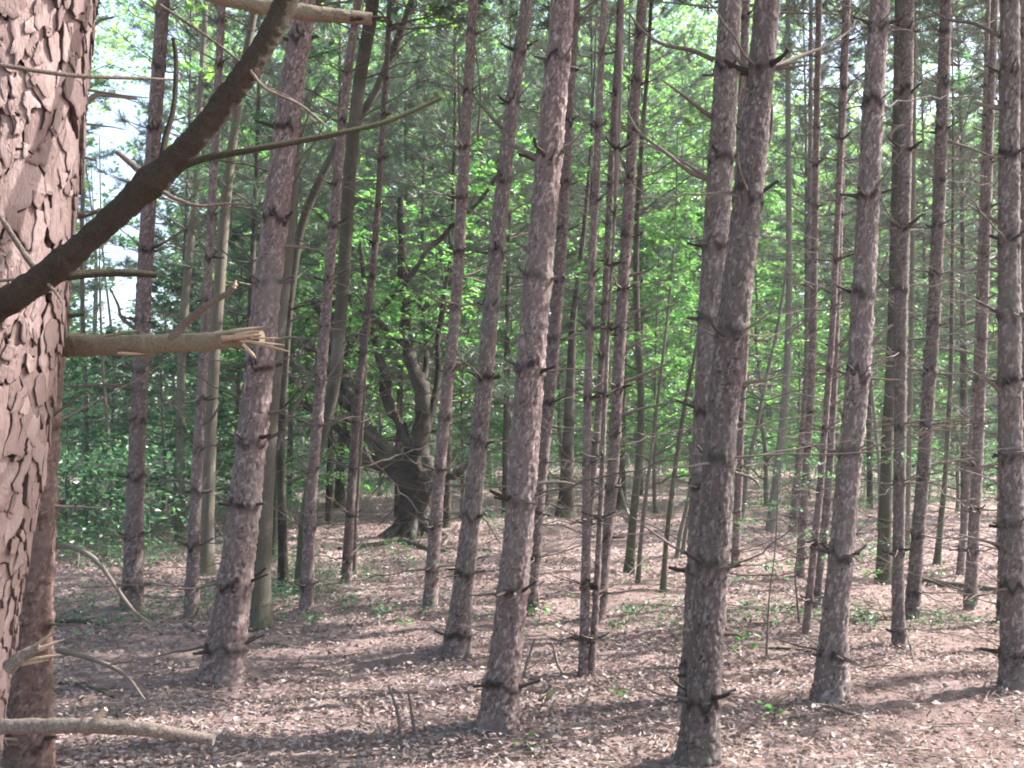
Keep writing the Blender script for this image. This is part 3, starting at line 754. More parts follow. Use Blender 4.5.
        per = [q for q in range(nv)] + [r_ * nv + nv - 1 for r_ in range(1, nu)] + [(nu - 1) * nv + q for q in range(nv - 2, -1, -1)] + [r_ * nv for r_ in range(nu - 2, 0, -1)]
        rim = [(per[q], per[(q + 1) % len(per)], per[(q + 1) % len(per)] + m, per[q] + m) for q in range(len(per))]
        g.add(np.concatenate([P, P2]), ff + ff2 + rim, 0, rng.uniform(.55, 1), rng.uniform(.1, 1))
    g.build('trunk', M_NEAR, root, attrs=True, smooth=True)

    def br(ctrl, wid, mat, twig=(), name='branch', rough=.03, sides=14, knots=()):
        """ctrl (px, py, depth); wid px at the ends"""
        P = np.array([at(x, y, d) for x, y, d in ctrl]); dd = np.array([c[2] for c in ctrl])
        P = spline(P, 26); n = len(P); r = np.interp(np.linspace(0, 1, n), np.linspace(0, 1, len(wid)), wid) * np.interp(np.linspace(0, 1, n), np.linspace(0, 1, len(dd)), dd) / F_PX / 2
        for t, f in knots: r = r * (1 + f * np.exp(-((np.linspace(0, 1, n) - t) / .022) ** 2))
        g2 = Geo(); tube(g2, P, r, max(sides, 26) if sides > 8 else sides, 0, rough=0)
        V = g2.V[0]; k_ = len(V) // n; cen = np.repeat(P, k_, 0); d_ = V - cen; rad_ = np.repeat(r, k_)[:, None] / (wid[0] * .5 / F_PX)
        nz = (vnoise(V * np.array([90., 90., 90.]), 15) - .5) * .17 + (vnoise(V * 260., 16) - .5) * .22 + (vnoise(V * 34., 17) - .5) * .12
        g2.V[0] = (cen + d_ * (1 + (nz if sides > 8 else nz * .6))[:, None]).astype(np.float32)
        b = g2.build(name, mat, root)
        for cc, ww, mm in twig:
            Pt = spline(np.array([at(x, y, d) for x, y, d in cc]), 8); nn = len(Pt); de = cc[0][2]
            g3 = Geo(); tube(g3, Pt, np.linspace(ww[0], ww[1], nn) * de / F_PX / 2, 8, 0, rough=.06)
            t_ = g3.build('twig', mm, b, root.location)
        return b, P, r

    # long dark diagonal branch
    br([(-150, 395, 1.14), (-60, 342, 1.06), (0, 306, 1.0), (45, 276, 1.0), (90, 238, 1.0), (150, 183, 1.0), (195, 138, 1.0), (232, 92, 1.0), (262, 48, 1.0), (290, -6, 1.0), (330, -90, 1.02)],
       [30, 28, 27, 26, 24.5, 25, 24, 23.5, 23, 22, 20], M_DARK, knots=((.335, .22), (.5, .25)),
       twig=[([(152, 182, 1.0), (136, 168, 1.0), (117, 152, 1.0)], (8, 5), M_DEAD),
             ([(162, 178, 1.0), (200, 160, 1.0), (250, 150, 1.0), (320, 137, 1.02), (385, 122, 1.04), (441, 98, 1.06)], (8.2, 4.6), M_MOSSB),
             ([(160, 190, 1.0), (178, 200, 1.0), (200, 206, 1.0), (225, 204, 1.0), (254, 204, 1.0)], (5, 2), M_DEAD),
             ([(160, 172, 1.01), (165, 140, 1.02), (174, 105, 1.03), (176, 60, 1.04), (173, 38, 1.04)], (7, 4), M_DARK),
             ([(46, 282, 1.0), (30, 262, 1.0), (14, 238, 1.0), (0, 216, 1.0), (-8, 205, 1.0)], (7, 4), M_DEAD),
             ([(60, 276, 1.0), (100, 273, 1.02), (130, 273, 1.03), (157, 275, 1.04)], (10, 7), M_MOSSB),
             ([(44, 278, 1.0), (20, 279, 1.0), (-6, 281, 1.0)], (5, 3), M_DEAD),
             ([(48, 284, .99), (56, 293, .99), (62, 303, .99)], (3.5, 2), M_DEAD),
             ([(250, 70, .99), (265, 88, 1.0), (300, 105, 1.0), (325, 125, 1.0)], (4, 2.5), M_DEAD),
             ([(160, 5, 1.01), (205, 35, 1.01), (240, 62, 1.02), (262, 84, 1.02), (290, 98, 1.02), (302, 110, 1.02)], (3, 2), M_DEAD)])
    # thick pale broken branch pointing right
    b, P, r = br([(20, 348, 1.45), (62, 345, 1.40), (110, 346, 1.37), (160, 344, 1.35), (215, 341, 1.33), (262, 337, 1.31)], [31, 24, 20, 19, 18, 13], M_PALE, rough=.02, knots=((.55, .12), (.06, .2)),
       twig=[([(172, 338, 1.335), (183, 325, 1.33), (205, 307, 1.31), (226, 294, 1.29), (236, 284, 1.28)], (9, 4.5), M_STICK), ([(234, 288, 1.28), (236, 280, 1.28)], (4.5, 2), M_SPLIT)])
    for (x0, y0), (x1, y1), ww, mm in (((215, 334), (266, 327), 6, M_PALE), ((235, 334), (258, 331), 5, M_SPLIT), ((245, 340), (290, 352), 3.5, M_SPLIT), ((240, 341), (285, 345), 2.5, M_SPLIT), ((243, 344), (256, 358), 4, M_SPLIT), ((222, 338), (262, 335), 7, M_SPLIT),
                                   ((105, 336), (145, 330), 3, M_PALE), ((118, 353), (145, 354), 3, M_SPLIT), ((250, 338), (281, 338), 2.2, M_SPLIT)):
        g3 = Geo(); tube(g3, np.linspace(at(x0, y0, 1.30 if x0 > 200 else 1.345), at(x1, y1, 1.30 if x0 > 200 else 1.345), 5), np.array([1, 1, .9, .7, .25]) * ww * 1.3 / F_PX / 2, 5, 0, rough=.15)
        g3.build('splinter', mm, b, root.location)
    # upper broken branch
    b, P, r = br([(60, -75, 1.32), (140, -35, 1.32), (215, -6, 1.32), (260, 6, 1.32), (320, 14, 1.33), (372, 19, 1.34)], [20, 18, 17, 16, 15, 12], M_PALE, rough=.03)
    g3 = Geo(); tube(g3, np.linspace(at(350, 19, 1.33), at(388, 17, 1.34), 4), np.array([5, 5, 4, 1.5]) * 1.33 / F_PX / 2, 5, 0, rough=.15); g3.build('splinter', M_DARK, b, root.location)
    # low branch
    br([(-60, 735, 1.16), (0, 727, 1.14), (60, 726, 1.12), (98, 726, 1.11), (150, 730, 1.1), (214, 740, 1.1)], [16, 15, 14.5, 14, 13.5, 11], M_STICK, rough=.03, knots=((.55, .25),),
       twig=[([(95, 722, 1.11), (100, 715, 1.11), (106, 709, 1.11)], (7, 5), M_SPLIT)])
    # thin pale twig across the bark
    br([(-40, 58, 1.12), (0, 65, 1.12), (45, 72, 1.14), (80, 76, 1.16), (130, 78, 1.2), (182, 80, 1.24)], [5.5, 5, 4.5, 4, 2], M_DEAD, sides=8)
    br([(88, 90, 1.3), (120, 95, 1.3), (150, 98, 1.3)], [3, 2, 1], M_DEAD, sides=6)
    # splintered stub
    st, P, r = br([(8, 668, 1.2), (24, 655, 1.2), (40, 648, 1.2)], [15, 12, 8], M_STICK, rough=.08)
    for (x0, y0), (x1, y1), ww in (((28, 655), (62, 640), 6), ((25, 660), (60, 655), 5), ((32, 648), (58, 630), 4), ((22, 664), (48, 660), 5)):
        g3 = Geo(); tube(g3, np.linspace(at(x0, y0, 1.2), at(x1, y1, 1.2), 4), np.array([1, .9, .7, .2]) * ww * 1.2 / F_PX / 2, 5, 0, rough=.15); g3.build('splinter', M_SPLIT, st, root.location)
    o = bpy.data.objects.new('crown', CROWNS[2]); C.objects.link(o); o.parent = root
    ii = int(np.argmin(np.abs(Q[:, 2] - 9.5))); o.location = [float(v) for v in Q[ii, :3] - np.array(root.location)]; o.scale = (1.1, 1.1, .95)


close_pine()

# ------------------------------------------------------------------ leafy trees


def spray_leaves(g, O, Dr, Ln, nl, size, mat, rng, flat=.35, width=.55, hexa=False):
    """leaves in two rows along many twigs"""
    T = len(O); t = rng.uniform(.12, 1.05, (T, nl)); sd = np.where(rng.random((T, nl)) < .5, -1.0, 1.0)
    d = norm(Dr); up = norm(np.array([0, 0, 1.0]) + rng.normal(0, .25, (T, 3))); lat = norm(np.cross(d, up))
    c = O[:, None] + d[:, None] * (Ln[:, None] * t)[..., None] + np.array([0, 0, -1.0]) * (Ln[:, None] * t ** 2 * .18)[..., None]
    ax = norm(d[:, None] * .55 + lat[:, None] * sd[..., None] + rng.normal(0, .3, c.shape) + np.array([0, 0, -.25]))
    nr = norm(np.array([0, 0, 1.0]) + rng.normal(0, flat, c.shape))
    leaves(g, c.reshape(-1, 3), ax.reshape(-1, 3), nr.reshape(-1, 3), rng.uniform(.7, 1.25, T * nl) * size, width, mat, hexa)


def leafy_geo(seed, H, r0, h0, spread, limbs, twigs, nl, size, lean=.05, top=True, sides=7, up=.35, crown_pow=.8):
    """returns (trunk Geo, crown Geo) of a broadleaf tree standing at the origin"""
    rng = np.random.default_rng(seed); gt, gc = Geo(), Geo()
    n = 12; z = np.linspace(-.1, H, n); wx = np.cumsum(rng.normal(0, lean * H / n, n)); wy = np.cumsum(rng.normal(0, lean * H / n, n)); wx -= wx[0]; wy -= wy[0]
    P = np.stack([wx, wy, z], 1); r = r0 * (1 - .88 * (np.linspace(0, 1, n)) ** .9)
    PR = spline(np.concatenate([P, r[:, None]], 1), 5)
    fl = 1 + .35 * np.exp(-np.maximum(PR[:, 2], 0) / (r0 * 1.5)); tube(gt, PR[:, :3], PR[:, 3] * fl, sides, 0, rough=.03)
    O, Dd, Ll = [], [], []; A, B, rs = [], [], []
    for k in range(limbs):
        h = h0 + (H - h0) * ((k + rng.uniform(0, .8)) / limbs) * .98; f = (h - h0) / (H - h0)
        az = k * 2.4 + rng.normal(0, .4); L = spread * ((1 - f) ** crown_pow * .85 + .22) * rng.uniform(.65, 1.15)
        i0 = int(np.argmin(np.abs(PR[:, 2] - h))); st = PR[i0, :3]; el = up * rng.uniform(.4, 1.6) + .5 * f
        d = np.array([math.cos(az) * math.cos(el), math.sin(az) * math.cos(el), math.sin(el)])
        m = 7; Q = limb_points(st, d, L, rng.uniform(-.3, .02), .2, m, rng)
        rl = min(PR[i0, 3] * .6, .012 + .011 * L); tube(gt, Q, np.linspace(rl, rl * .18, m), 5, 0, cap=False)
        for q in range(twigs):
            t = rng.uniform(.18, 1.0) * (m - 1); a_ = min(int(t), m - 2); p = Q[a_] + (Q[a_ + 1] - Q[a_]) * (t - a_)
            ax = norm(Q[a_ + 1] - Q[a_]); sd = norm(np.cross(ax, [0, 0, 1.0])) * rng.choice([-1, 1])
            dd = norm(ax * rng.uniform(.3, 1.2) + sd * rng.uniform(.3, 1.1) + np.array([0, 0, rng.normal(.05, .22)])); l = rng.uniform(.35, .8) * (.35 + .28 * L)
            O.append(p); Dd.append(dd); Ll.append(l); A.append(p); B.append(p + dd * l * .95 - np.array([0, 0, .16 * l])); rs.append(.0045)
    O, Dd, Ll = np.array(O), np.array(Dd), np.array(Ll)
    prisms(gt, A, B, np.array(rs), 0)
    spray_leaves(gc, O, Dd, Ll, nl, size, 0, rng)
    return gt, gc


def make_proto(seed, barkm, leafm, **kw):
    gt, gc = leafy_geo(seed, **kw)
    return gt.mesh('trunk', [barkm]), gc.mesh('crown', [leafm], smooth=False)


def plant_tree(proto, loc, rz, sc, name, label, group, cat='tree'):
    root = thing(name, label, cat, loc, group); root.rotation_euler = (0, 0, rz); root.scale = (sc,) * 3 if np.isscalar(sc) else sc
    for nm, me in zip(('trunk', 'crown'), proto):
        o = bpy.data.objects.new(nm, me); C.objects.link(o); o.parent = root
    return root


UND = [make_proto(200 + i, M_DEC, M_LEAF, H=6.5 + i * .7, r0=.05 + .006 * i, h0=.7, spread=2.3, limbs=30, twigs=14, nl=18, size=.115) for i in range(4)]
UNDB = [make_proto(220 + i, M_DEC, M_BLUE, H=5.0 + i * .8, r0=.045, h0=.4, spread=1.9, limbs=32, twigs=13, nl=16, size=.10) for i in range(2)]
MIDT = [make_proto(240 + i, M_DEC, M_LEAF2, H=12.5 + i, r0=.11, h0=2.2, spread=3.2, limbs=42, twigs=17, nl=18, size=.145) for i in range(3)]
TALL = [make_proto(260 + i, M_MOSSY, M_LEAF2, H=19 + i * 1.5, r0=.2, h0=4.0, spread=4.6, limbs=56, twigs=21, nl=17, size=.21, crown_pow=.6) for i in range(3)]

# individual understory trees: (px, depth, prototype list, index, scale, label)
under = [
    (70, 15.5, UNDB, 0, .55, 'low bluish-green leafy tree in the gap right of the flaky-barked pine'),
    (112, 18.5, UNDB, 1, .6, 'leafy young tree seen just left of the knobbly straight left pine'),
    (165, 17, UNDB, 0, .9, 'dim leafy young tree between the knobbly left pine and the slim pine'),
    (238, 19, UNDB, 1, 1.05, 'leafy young tree showing behind the leaning sunlit pine'),
    (282, 17.5, UND, 0, .85, 'leafy tree filling the gap between leaning sunlit pine and slender pine'),
    (330, 22, UND, 1, .9, 'dark leafy tree behind the left limbs of the old maple'),
    (380, 27, UND, 2, 1.0, 'leafy tree directly behind the old gnarled maple'),
    (462, 21, UND, 0, .75, 'bright low leafy tree right of the old maple, behind the thin pine'),
    (508, 25, UND, 1, .95, 'leafy tree seen between the dark-footed pine and the thickest central pine'),
    (562, 24, UND, 3, .85, 'leafy tree above the dark stump-like trunk in the centre'),
    (612, 30, UND, 0, 1.1, 'far leafy tree behind the two-stemmed thin pine'),
    (655, 21.5, UND, 2, .8, 'bright leafy tree in the wide gap left of the nearest right-hand pine'),
    (690, 27, UND, 1, 1.05, 'tall leafy sapling behind the left edge of the nearest right-hand pine'),
    (765, 23, UND, 3, .85, 'bright leafy tree behind the smooth grey sapling trunk'),
    (800, 29, UND, 0, 1.1, 'far leafy tree behind the pair of crossing thin pines'),
    (868, 25, UND, 1, .85, 'leafy tree seen right of the peeling-edged pine'),
    (925, 28, UND, 2, .9, 'leafy tree between grey mottled pine and dark-ringed leaning pine'),
    (955, 22, UNDB, 0, 1.0, 'dull green leafy tree in the gap behind the fallen log'),
    (1000, 26, UND, 0, .9, 'leafy tree behind the pines at the right edge'),
    (15, 20, UNDB, 1, 1.0, 'leafy tree hidden behind the flaky-barked pine'),
    (1060, 20, UNDB, 1, 1.0, 'leafy tree at the extreme right, cut by the picture edge'),
]
for px, D, pl, i, s, lab in under:
    plant_tree(pl[i], ground_at(px, D), R.uniform(0, 6.28), s, 'understory_tree', lab, 'leafy understory trees behind the pines')
for px, D, i, s in [(300, 31, 0, .95), (352, 36, 1, 1.0), (425, 33, 2, .95), (490, 38, 0, 1.05), (545, 34, 1, 1.0), (640, 36, 2, 1.05), (705, 33, 0, 1.0), (745, 38, 1, 1.1), (835, 34, 2, .9), (905, 37, 0, 1.0), (980, 33, 1, .95), (235, 35, 2, .9), (10, 33, 2, 1), (1050, 36, 1, 1)]:
    plant_tree(MIDT[i], ground_at(px, D), R.uniform(0, 6.28), s, 'leafy_tree', 'mid-height leafy tree in the bright green wall of foliage behind the grove', 'mid-height leafy trees behind the grove')
for px, D, i, s in [(215, 48, 0, .9), (318, 45, 1, 1.0), (400, 52, 2, 1.0), (470, 47, 0, 1.05), (560, 50, 1, 1.05), (625, 46, 2, 1.0), (690, 52, 0, 1.1), (770, 50, 1, .85), (860, 47, 2, .62), (940, 52, 0, .7), (1030, 48, 1, .65), (30, 50, 2, .9)]:
    plant_tree(TALL[i], ground_at(px, D), R.uniform(0, 6.28), s, 'tall_tree', 'tall leafy tree rising at the very back of the wood', 'tall leafy trees at the back of the wood')

YOUNG = [(make_crown(150 + i, H=6.5 + i, spread=1.5 + .25 * i)) for i in range(2)]
for px, D, z0, sc, ci, lab in [(398, 20.5, 3.4, 1.0, 0, 'young pine full of grey-green needles above the old maple'), (447, 18, 3.0, 1.15, 1, 'needle-clad pine behind the thin pine right of the old maple'), (505, 20, 3.6, 1.15, 0, 'needle-clad pine far behind the thickest central pine'),
                               (246, 16.5, 3.2, 1.05, 1, 'needle-clad pine behind the leaning sunlit pine'), (330, 19, 4.0, 1.1, 0, 'needle-clad pine high behind the slender leaning pine'), (178, 21, 4.2, 1.1, 1, 'needle-clad pine behind the knobbly straight left pine'),
                               (962, 17.5, 2.2, 1.1, 1, 'grey-green needled pine in the gap beside the two-striped pine'), (1004, 20, 3.0, 1.15, 0, 'needle-clad pine behind the right-edge pines'), (588, 22, 4.6, 1.2, 1, 'needle-clad pine high behind the two-stemmed thin pine'),
                               (868, 23, 4.2, 1.2, 0, 'needle-clad pine far behind the peeling-edged pine'), (26, 19, 4.5, 1.1, 0, 'needle-clad pine half hidden behind the shaded pine at far left'),
                               (418, 25, 6.0, 1.25, 1, 'tall needled pine far behind the old maple crown'), (545, 24, 5.2, 1.25, 0, 'tall needled pine far behind the narrow central pine'), (640, 27, 7.2, 1.3, 1, 'tall needled pine far behind the sun-flecked pine'),
                               (806, 26, 5.6, 1.3, 0, 'tall needled pine far behind the crossing thin pines'), (925, 25, 5.0, 1.25, 1, 'tall needled pine far behind the dark-ringed leaning pine'), (290, 24, 5.4, 1.3, 1, 'tall needled pine far behind the olive-grey trunk')]:
    b = ground_at(px, D); rt = thing('young_pine', lab, 'tree', b, 'needle-clad pines behind the grove'); H = z0 + 6.3 * sc
    P = np.array([b + [0, 0, -.1], b + [.05, 0, H * .35], b + [.12, .05, H * .7], b + [.1, .05, H]]); g = Geo(); Ps = spline(P, 8); tube(g, Ps, np.linspace(.075, .012, len(Ps)), 8, 0, rough=.05)
    rng = np.random.default_rng(int(px)); A, B = [], []
    for q in range(46):
        z = rng.uniform(.6, z0 + .3); az = rng.uniform(0, 6.28); l = rng.uniform(.3, 1.1); p = b + np.array([.06, 0, z]); e = p + np.array([math.cos(az) * l, math.sin(az) * l, rng.normal(.1, .15) * l]); A.append(p); B.append(e); m = p + (e - p) * rng.uniform(.4, .8); A.append(m); B.append(m + (e - p) * .3 + rng.normal(0, .12, 3))
    prisms(g, A, B, .007, 0); g.build('trunk', M_OLD, rt)
    o = bpy.data.objects.new('crown', YOUNG[ci]); C.objects.link(o); o.parent = rt; o.location = (.08, .03, z0); o.scale = (sc, sc, sc); o.rotation_euler = (0, 0, px)

GROUP_THIN = 'thin bare saplings among the pines'


def stem_tree(name, label, pix, w, mat, leafm=None, depth=None, H=None, nleaf=0, leaf_from=.4, group=None, flare=.2, nb=8, rough=.03, size=.08, ltw=.6):
    """a thin broadleaf trunk traced from the photo with its own limbs and leaves"""
    rng = np.random.default_rng(int(pix[0][0] * 7 + pix[0][1]))
    if depth is None: b, depth = on_ground(*pix[0])
    else: b = at(*pix[0], depth)
    gz = float(terrain(b[0], b[1])); pts = [at(x, y, depth) for x, y in pix]; rad = [q * depth / F_PX / 2 for q in w]
    pts[0] = np.array([b[0], b[1], gz - .1])
    if H and H > pts[-1][2]:
        dv = norm(pts[-1] - pts[-2]); hz = pts[-1][2]; p = pts[-1]; r0 = rad[-1]
        for k in range(4):
            dv = norm(dv * .7 + np.array([0, 0, .3])); p = p + dv * (H - hz) / 4; pts.append(p); rad.append(max(.006, r0 * (1 - (k + 1) / 4.3)))
    PR = spline(np.concatenate([np.array(pts), np.array(rad)[:, None]], 1), 8)
    root = thing(name, label, 'tree', (b[0], b[1], gz), group)
    g, gc = Geo(), Geo(); fl = 1 + flare * 1.5 * np.exp(-np.maximum(PR[:, 2] - gz, 0) / (rad[0] * 2 + .03))
    tube(g, PR[:, :3], np.maximum(PR[:, 3], .004) * fl, 12, 0, rough=rough)
    n = len(PR); O, Dd, Ll = [], [], []
    for k in range(nb):
        i = int(rng.uniform(.25, .98) * (n - 1)); az = rng.uniform(0, 6.28); el = rng.uniform(.1, .8); L = rng.uniform(.4, 1.3) * (1.2 if H and H > 6 else .8)
        d = np.array([math.cos(az) * math.cos(el), math.sin(az) * math.cos(el), math.sin(el)])
        Q = limb_points(PR[i, :3], d, L, -.1, .15, 6, rng); tube(g, Q, np.linspace(min(PR[i, 3] * .55, .012), .002, 6), 4, 0, cap=False)
        if i / n > leaf_from:
            for q in range(5):
                m = rng.integers(1, 6); O.append(Q[m]); ax = norm(Q[m] - Q[m - 1]); sd = norm(np.cross(ax, [0, 0, 1.0])) * rng.choice([-1, 1]); dd = norm(ax + sd * rng.uniform(.2, 1)); Dd.append(dd); Ll.append(rng.uniform(.25, ltw))
    g.build('trunk', mat, root)
    if leafm and O:
        prisms(g, [], [], 0.004) if False else None
        spray_leaves(gc, np.array(O), np.array(Dd), np.array(Ll), nleaf, size, 0, rng)
        gc.build('crown', leafm, root, smooth=False)
    return root, PR


LT = 'broadleaf trees among the pines'
stem_tree('broadleaf_tree', 'smooth olive-grey trunk with mossy foot standing behind the leaning sunlit pine', [(257, 628), (261, 560), (265, 480), (271, 400), (278, 330), (287, 240), (294, 130), (300, 0)], [25, 20.5, 19, 17.5, 16, 15, 14, 12], M_DEC, M_LEAF2, H=13, nleaf=16, group=LT, nb=16, leaf_from=.6, size=.1)
stem_tree('broadleaf_tree', 'pale curved trunk rising beside the slim pine on the left', [(206, 575), (208, 510), (210, 440), (214, 360), (219, 290), (223, 236), (228, 180), (236, 120), (245, 60), (256, 0)], [15, 13, 12.5, 12, 11.5, 11, 10, 9, 8, 7], M_DEC, M_LEAF2, H=14, nleaf=16, group=LT, nb=14, leaf_from=.55, size=.1)
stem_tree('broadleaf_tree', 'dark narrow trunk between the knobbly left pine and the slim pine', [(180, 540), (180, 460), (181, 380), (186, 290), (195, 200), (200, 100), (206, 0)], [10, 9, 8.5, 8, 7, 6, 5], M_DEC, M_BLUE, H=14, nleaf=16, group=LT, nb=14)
stem_tree('broadleaf_tree', 'dark straight trunk close behind the slender pine, forking off its right side', [(299, 591), (305, 520), (318, 450), (333, 390), (342, 300), (350, 170), (360, 80), (373, 0)], [11, 11, 11.5, 12.5, 13, 13, 13, 13], M_MOSSY, M_LEAF2, H=14, nleaf=18, group=LT, nb=14, leaf_from=.6)
stem_tree('broadleaf_tree', 'strongly leaning curved dark trunk crossing behind the slender pine to upper right', [(272, 560), (278, 460), (284, 370), (290, 300), (302, 225), (330, 160), (352, 125), (371, 100), (391, 56), (412, 0)], [10, 9.5, 9, 9, 8.5, 8.5, 8, 8, 8, 7.5], M_MOSSY, M_LEAF2, H=13, nleaf=18, group=LT, nb=12, leaf_from=.6)
stem_tree('broadleaf_tree', 'dark reddish short trunk behind the mossy-footed olive trunk, with bare foot', [(284, 590), (282, 520), (281, 440), (285, 350), (292, 240), (298, 120)], [11, 9, 8, 7, 6, 5], M_OLD, M_BLUE, H=10, nleaf=14, group=LT, nb=10)
stem_tree('broadleaf_tree', 'mossy green dark trunk directly left of the grey mottled pine', [(883, 585), (885, 520), (887, 450), (890, 390), (893, 320), (896, 200), (898, 80), (899, 0)], [15, 12.5, 11.5, 11, 10.5, 10, 9, 8], M_MOSSY, M_LEAF2, H=14, nleaf=18, group=LT, nb=12, leaf_from=.65)
stem_tree('broadleaf_tree', 'smooth pale grey young trunk, straight, right of the nearest right-hand pine', [(770, 532), (775, 490), (782, 430), (787, 370), (789, 300), (789, 220), (788, 100), (788, 0)], [10, 8.5, 7.8, 7.2, 6.6, 6.2, 5.6, 5], M_BIRCH, M_LEAF2, H=13, nleaf=18, group=LT, nb=12, leaf_from=.6)
stem_tree('broadleaf_tree', 'dark sapling trunk with curved foot behind the sun-flecked pine', [(628, 573), (633, 520), (639, 460), (641, 400), (638, 340), (636, 260), (640, 170), (648, 60)], [10, 8, 7.5, 7, 6.5, 6, 5, 4], M_MOSSY, M_LEAF, H=11, nleaf=16, group=LT, nb=14, leaf_from=.5)
stem_tree('sapling', 'very thin straight sapling right of the dark curved-foot sapling', [(637, 583), (641, 540), (646, 495), (653, 440), (659, 390), (666, 330), (672, 270)], [5, 4.2, 4, 3.6, 3.2, 2.8, 2], M_DEC, M_LEAF, H=5, nleaf=14, group=GROUP_THIN, nb=10)
stem_tree('sapling', 'thin dark leaning sapling in the gap left of the nearest right-hand pine', [(662, 591), (666, 545), (671, 500), (677, 455), (684, 410), (692, 370), (699, 330)], [6, 5, 4.8, 4.4, 4, 3.5, 3], M_MOSSY, M_LEAF, H=5.5, nleaf=14, group=GROUP_THIN, nb=10)
stem_tree('sapling', 'left of two thin twin saplings beside the nearest right-hand pine', [(676, 558), (680, 535), (686, 510), (693, 475), (701, 430)], [5, 4.6, 4.2, 4, 3], M_DEC, M_LEAF, H=4.6, nleaf=14, group=GROUP_THIN, nb=7)
stem_tree('sapling', 'right of two thin twin saplings beside the nearest right-hand pine', [(681, 556), (686, 530), (692, 500), (700, 465), (709, 420)], [4.5, 4, 3.8, 3.5, 2.8], M_DEC, M_LEAF, H=4.6, nleaf=14, group=GROUP_THIN, nb=7)
stem_tree('sapling', 'slanting thin sapling between the nearest right-hand pine and the smooth grey trunk', [(741, 520), (748, 468), (756, 430), (763, 395), (770, 362), (777, 330), (785, 280)], [5, 4.5, 4.2, 4, 3.8, 3.4, 2.6], M_BIRCH, M_LEAF, H=7, nleaf=14, group=GROUP_THIN, nb=9)
stem_tree('sapling', 'thin sapling standing between the two dark-ringed pines on the right', [(936, 565), (941, 520), (945, 480), (948, 430), (951, 370), (952, 290), (953, 200)], [7, 5.5, 5, 4.8, 4.4, 4, 3], M_MOSSY, M_BLUE, H=8, nleaf=14, group=GROUP_THIN, nb=10)
stem_tree('sapling', 'thin pale sapling just left of the mossy green dark trunk', [(879, 530), (880, 480), (876, 430), (872, 390), (871, 340)], [4.5, 4, 3.6, 3.2, 2.6], M_BIRCH, M_LEAF, H=7, nleaf=12, group=GROUP_THIN, nb=7)
stem_tree('sapling', 'thin stem hidden partly behind the grey mottled pine on its right', [(907, 548), (908, 500), (910, 420), (912, 300), (914, 150), (915, 0)], [5, 4.5, 4.5, 4.5, 4, 3.5], M_DEC, M_LEAF2, H=12, nleaf=14, group=GROUP_THIN, nb=10, leaf_from=.6)
stem_tree('sapling', 'slender leafless-looking stem far left, right of the flaky-barked pine', [(86, 500), (86, 420), (83, 330), (82, 240), (84, 150)], [6, 5, 4.5, 4, 3.4], M_DEC, M_BLUE, depth=17, H=11, nleaf=14, group=GROUP_THIN, nb=12)
stem_tree('sapling', 'thin leafy sapling in the gap left of the knobbly left pine', [(114, 545), (112, 480), (106, 410), (102, 350), (100, 290)], [4, 3.6, 3.2, 2.6, 2.2], M_DEC, M_BLUE, H=5, nleaf=12, group=GROUP_THIN, nb=10, leaf_from=.2)
stem_tree('sapling', 'thin stem beside the thin pine left of the old maple', [(354, 576), (356, 520), (360, 460), (364, 400)], [5, 4, 3.6, 3], M_DEAD, None, H=4.5, group=GROUP_THIN, nb=6)
stem_tree('sapling', 'wispy small-leaved sapling in front of the crossing thin pines', [(766, 655), (768, 620), (770, 590), (774, 560)], [2.4, 2, 1.7, 1.2], M_DEAD, M_BLUE, H=1.3, nleaf=9, group=GROUP_THIN, nb=9, leaf_from=.1, size=.035, ltw=.32)
stem_tree('sapling', 'wispy small-leaved sapling close to the left side of the peeling-edged pine', [(800, 625), (797, 600), (795, 575), (797, 555)], [2.2, 2, 1.6, 1.2], M_DEAD, M_BLUE, H=1.2, nleaf=9, group=GROUP_THIN, nb=9, leaf_from=.1, size=.035, ltw=.32)
stem_tree('broadleaf_tree', 'dark trunk with V-shaped fork in the far centre, right of the thickest pine', [(566, 518), (567, 480), (569, 420), (571, 370), (573, 320), (578, 280), (585, 220)], [19, 14, 11, 9, 7, 5.5, 4.5], M_OLD, M_LEAF, H=11, nleaf=18, group=LT, nb=16, flare=.2)
stem_tree('broadleaf_tree', 'far dark trunk behind the sun-flecked pine, thick and short', [(620, 508), (621, 470), (622, 420), (624, 330), (627, 230)], [11, 8.5, 7.5, 6.5, 5.5], M_OLD, M_LEAF, H=12, nleaf=18, group=LT, nb=12, flare=.4)
stem_tree('broadleaf_tree', 'far dark trunk left of the old maple, seen past the thin pine', [(340, 508), (340, 470), (343, 410), (348, 330), (352, 240)], [10, 8.5, 7.5, 6.5, 5.5], M_OLD, M_LEAF, H=12, nleaf=18, group=LT, nb=12, flare=.4)

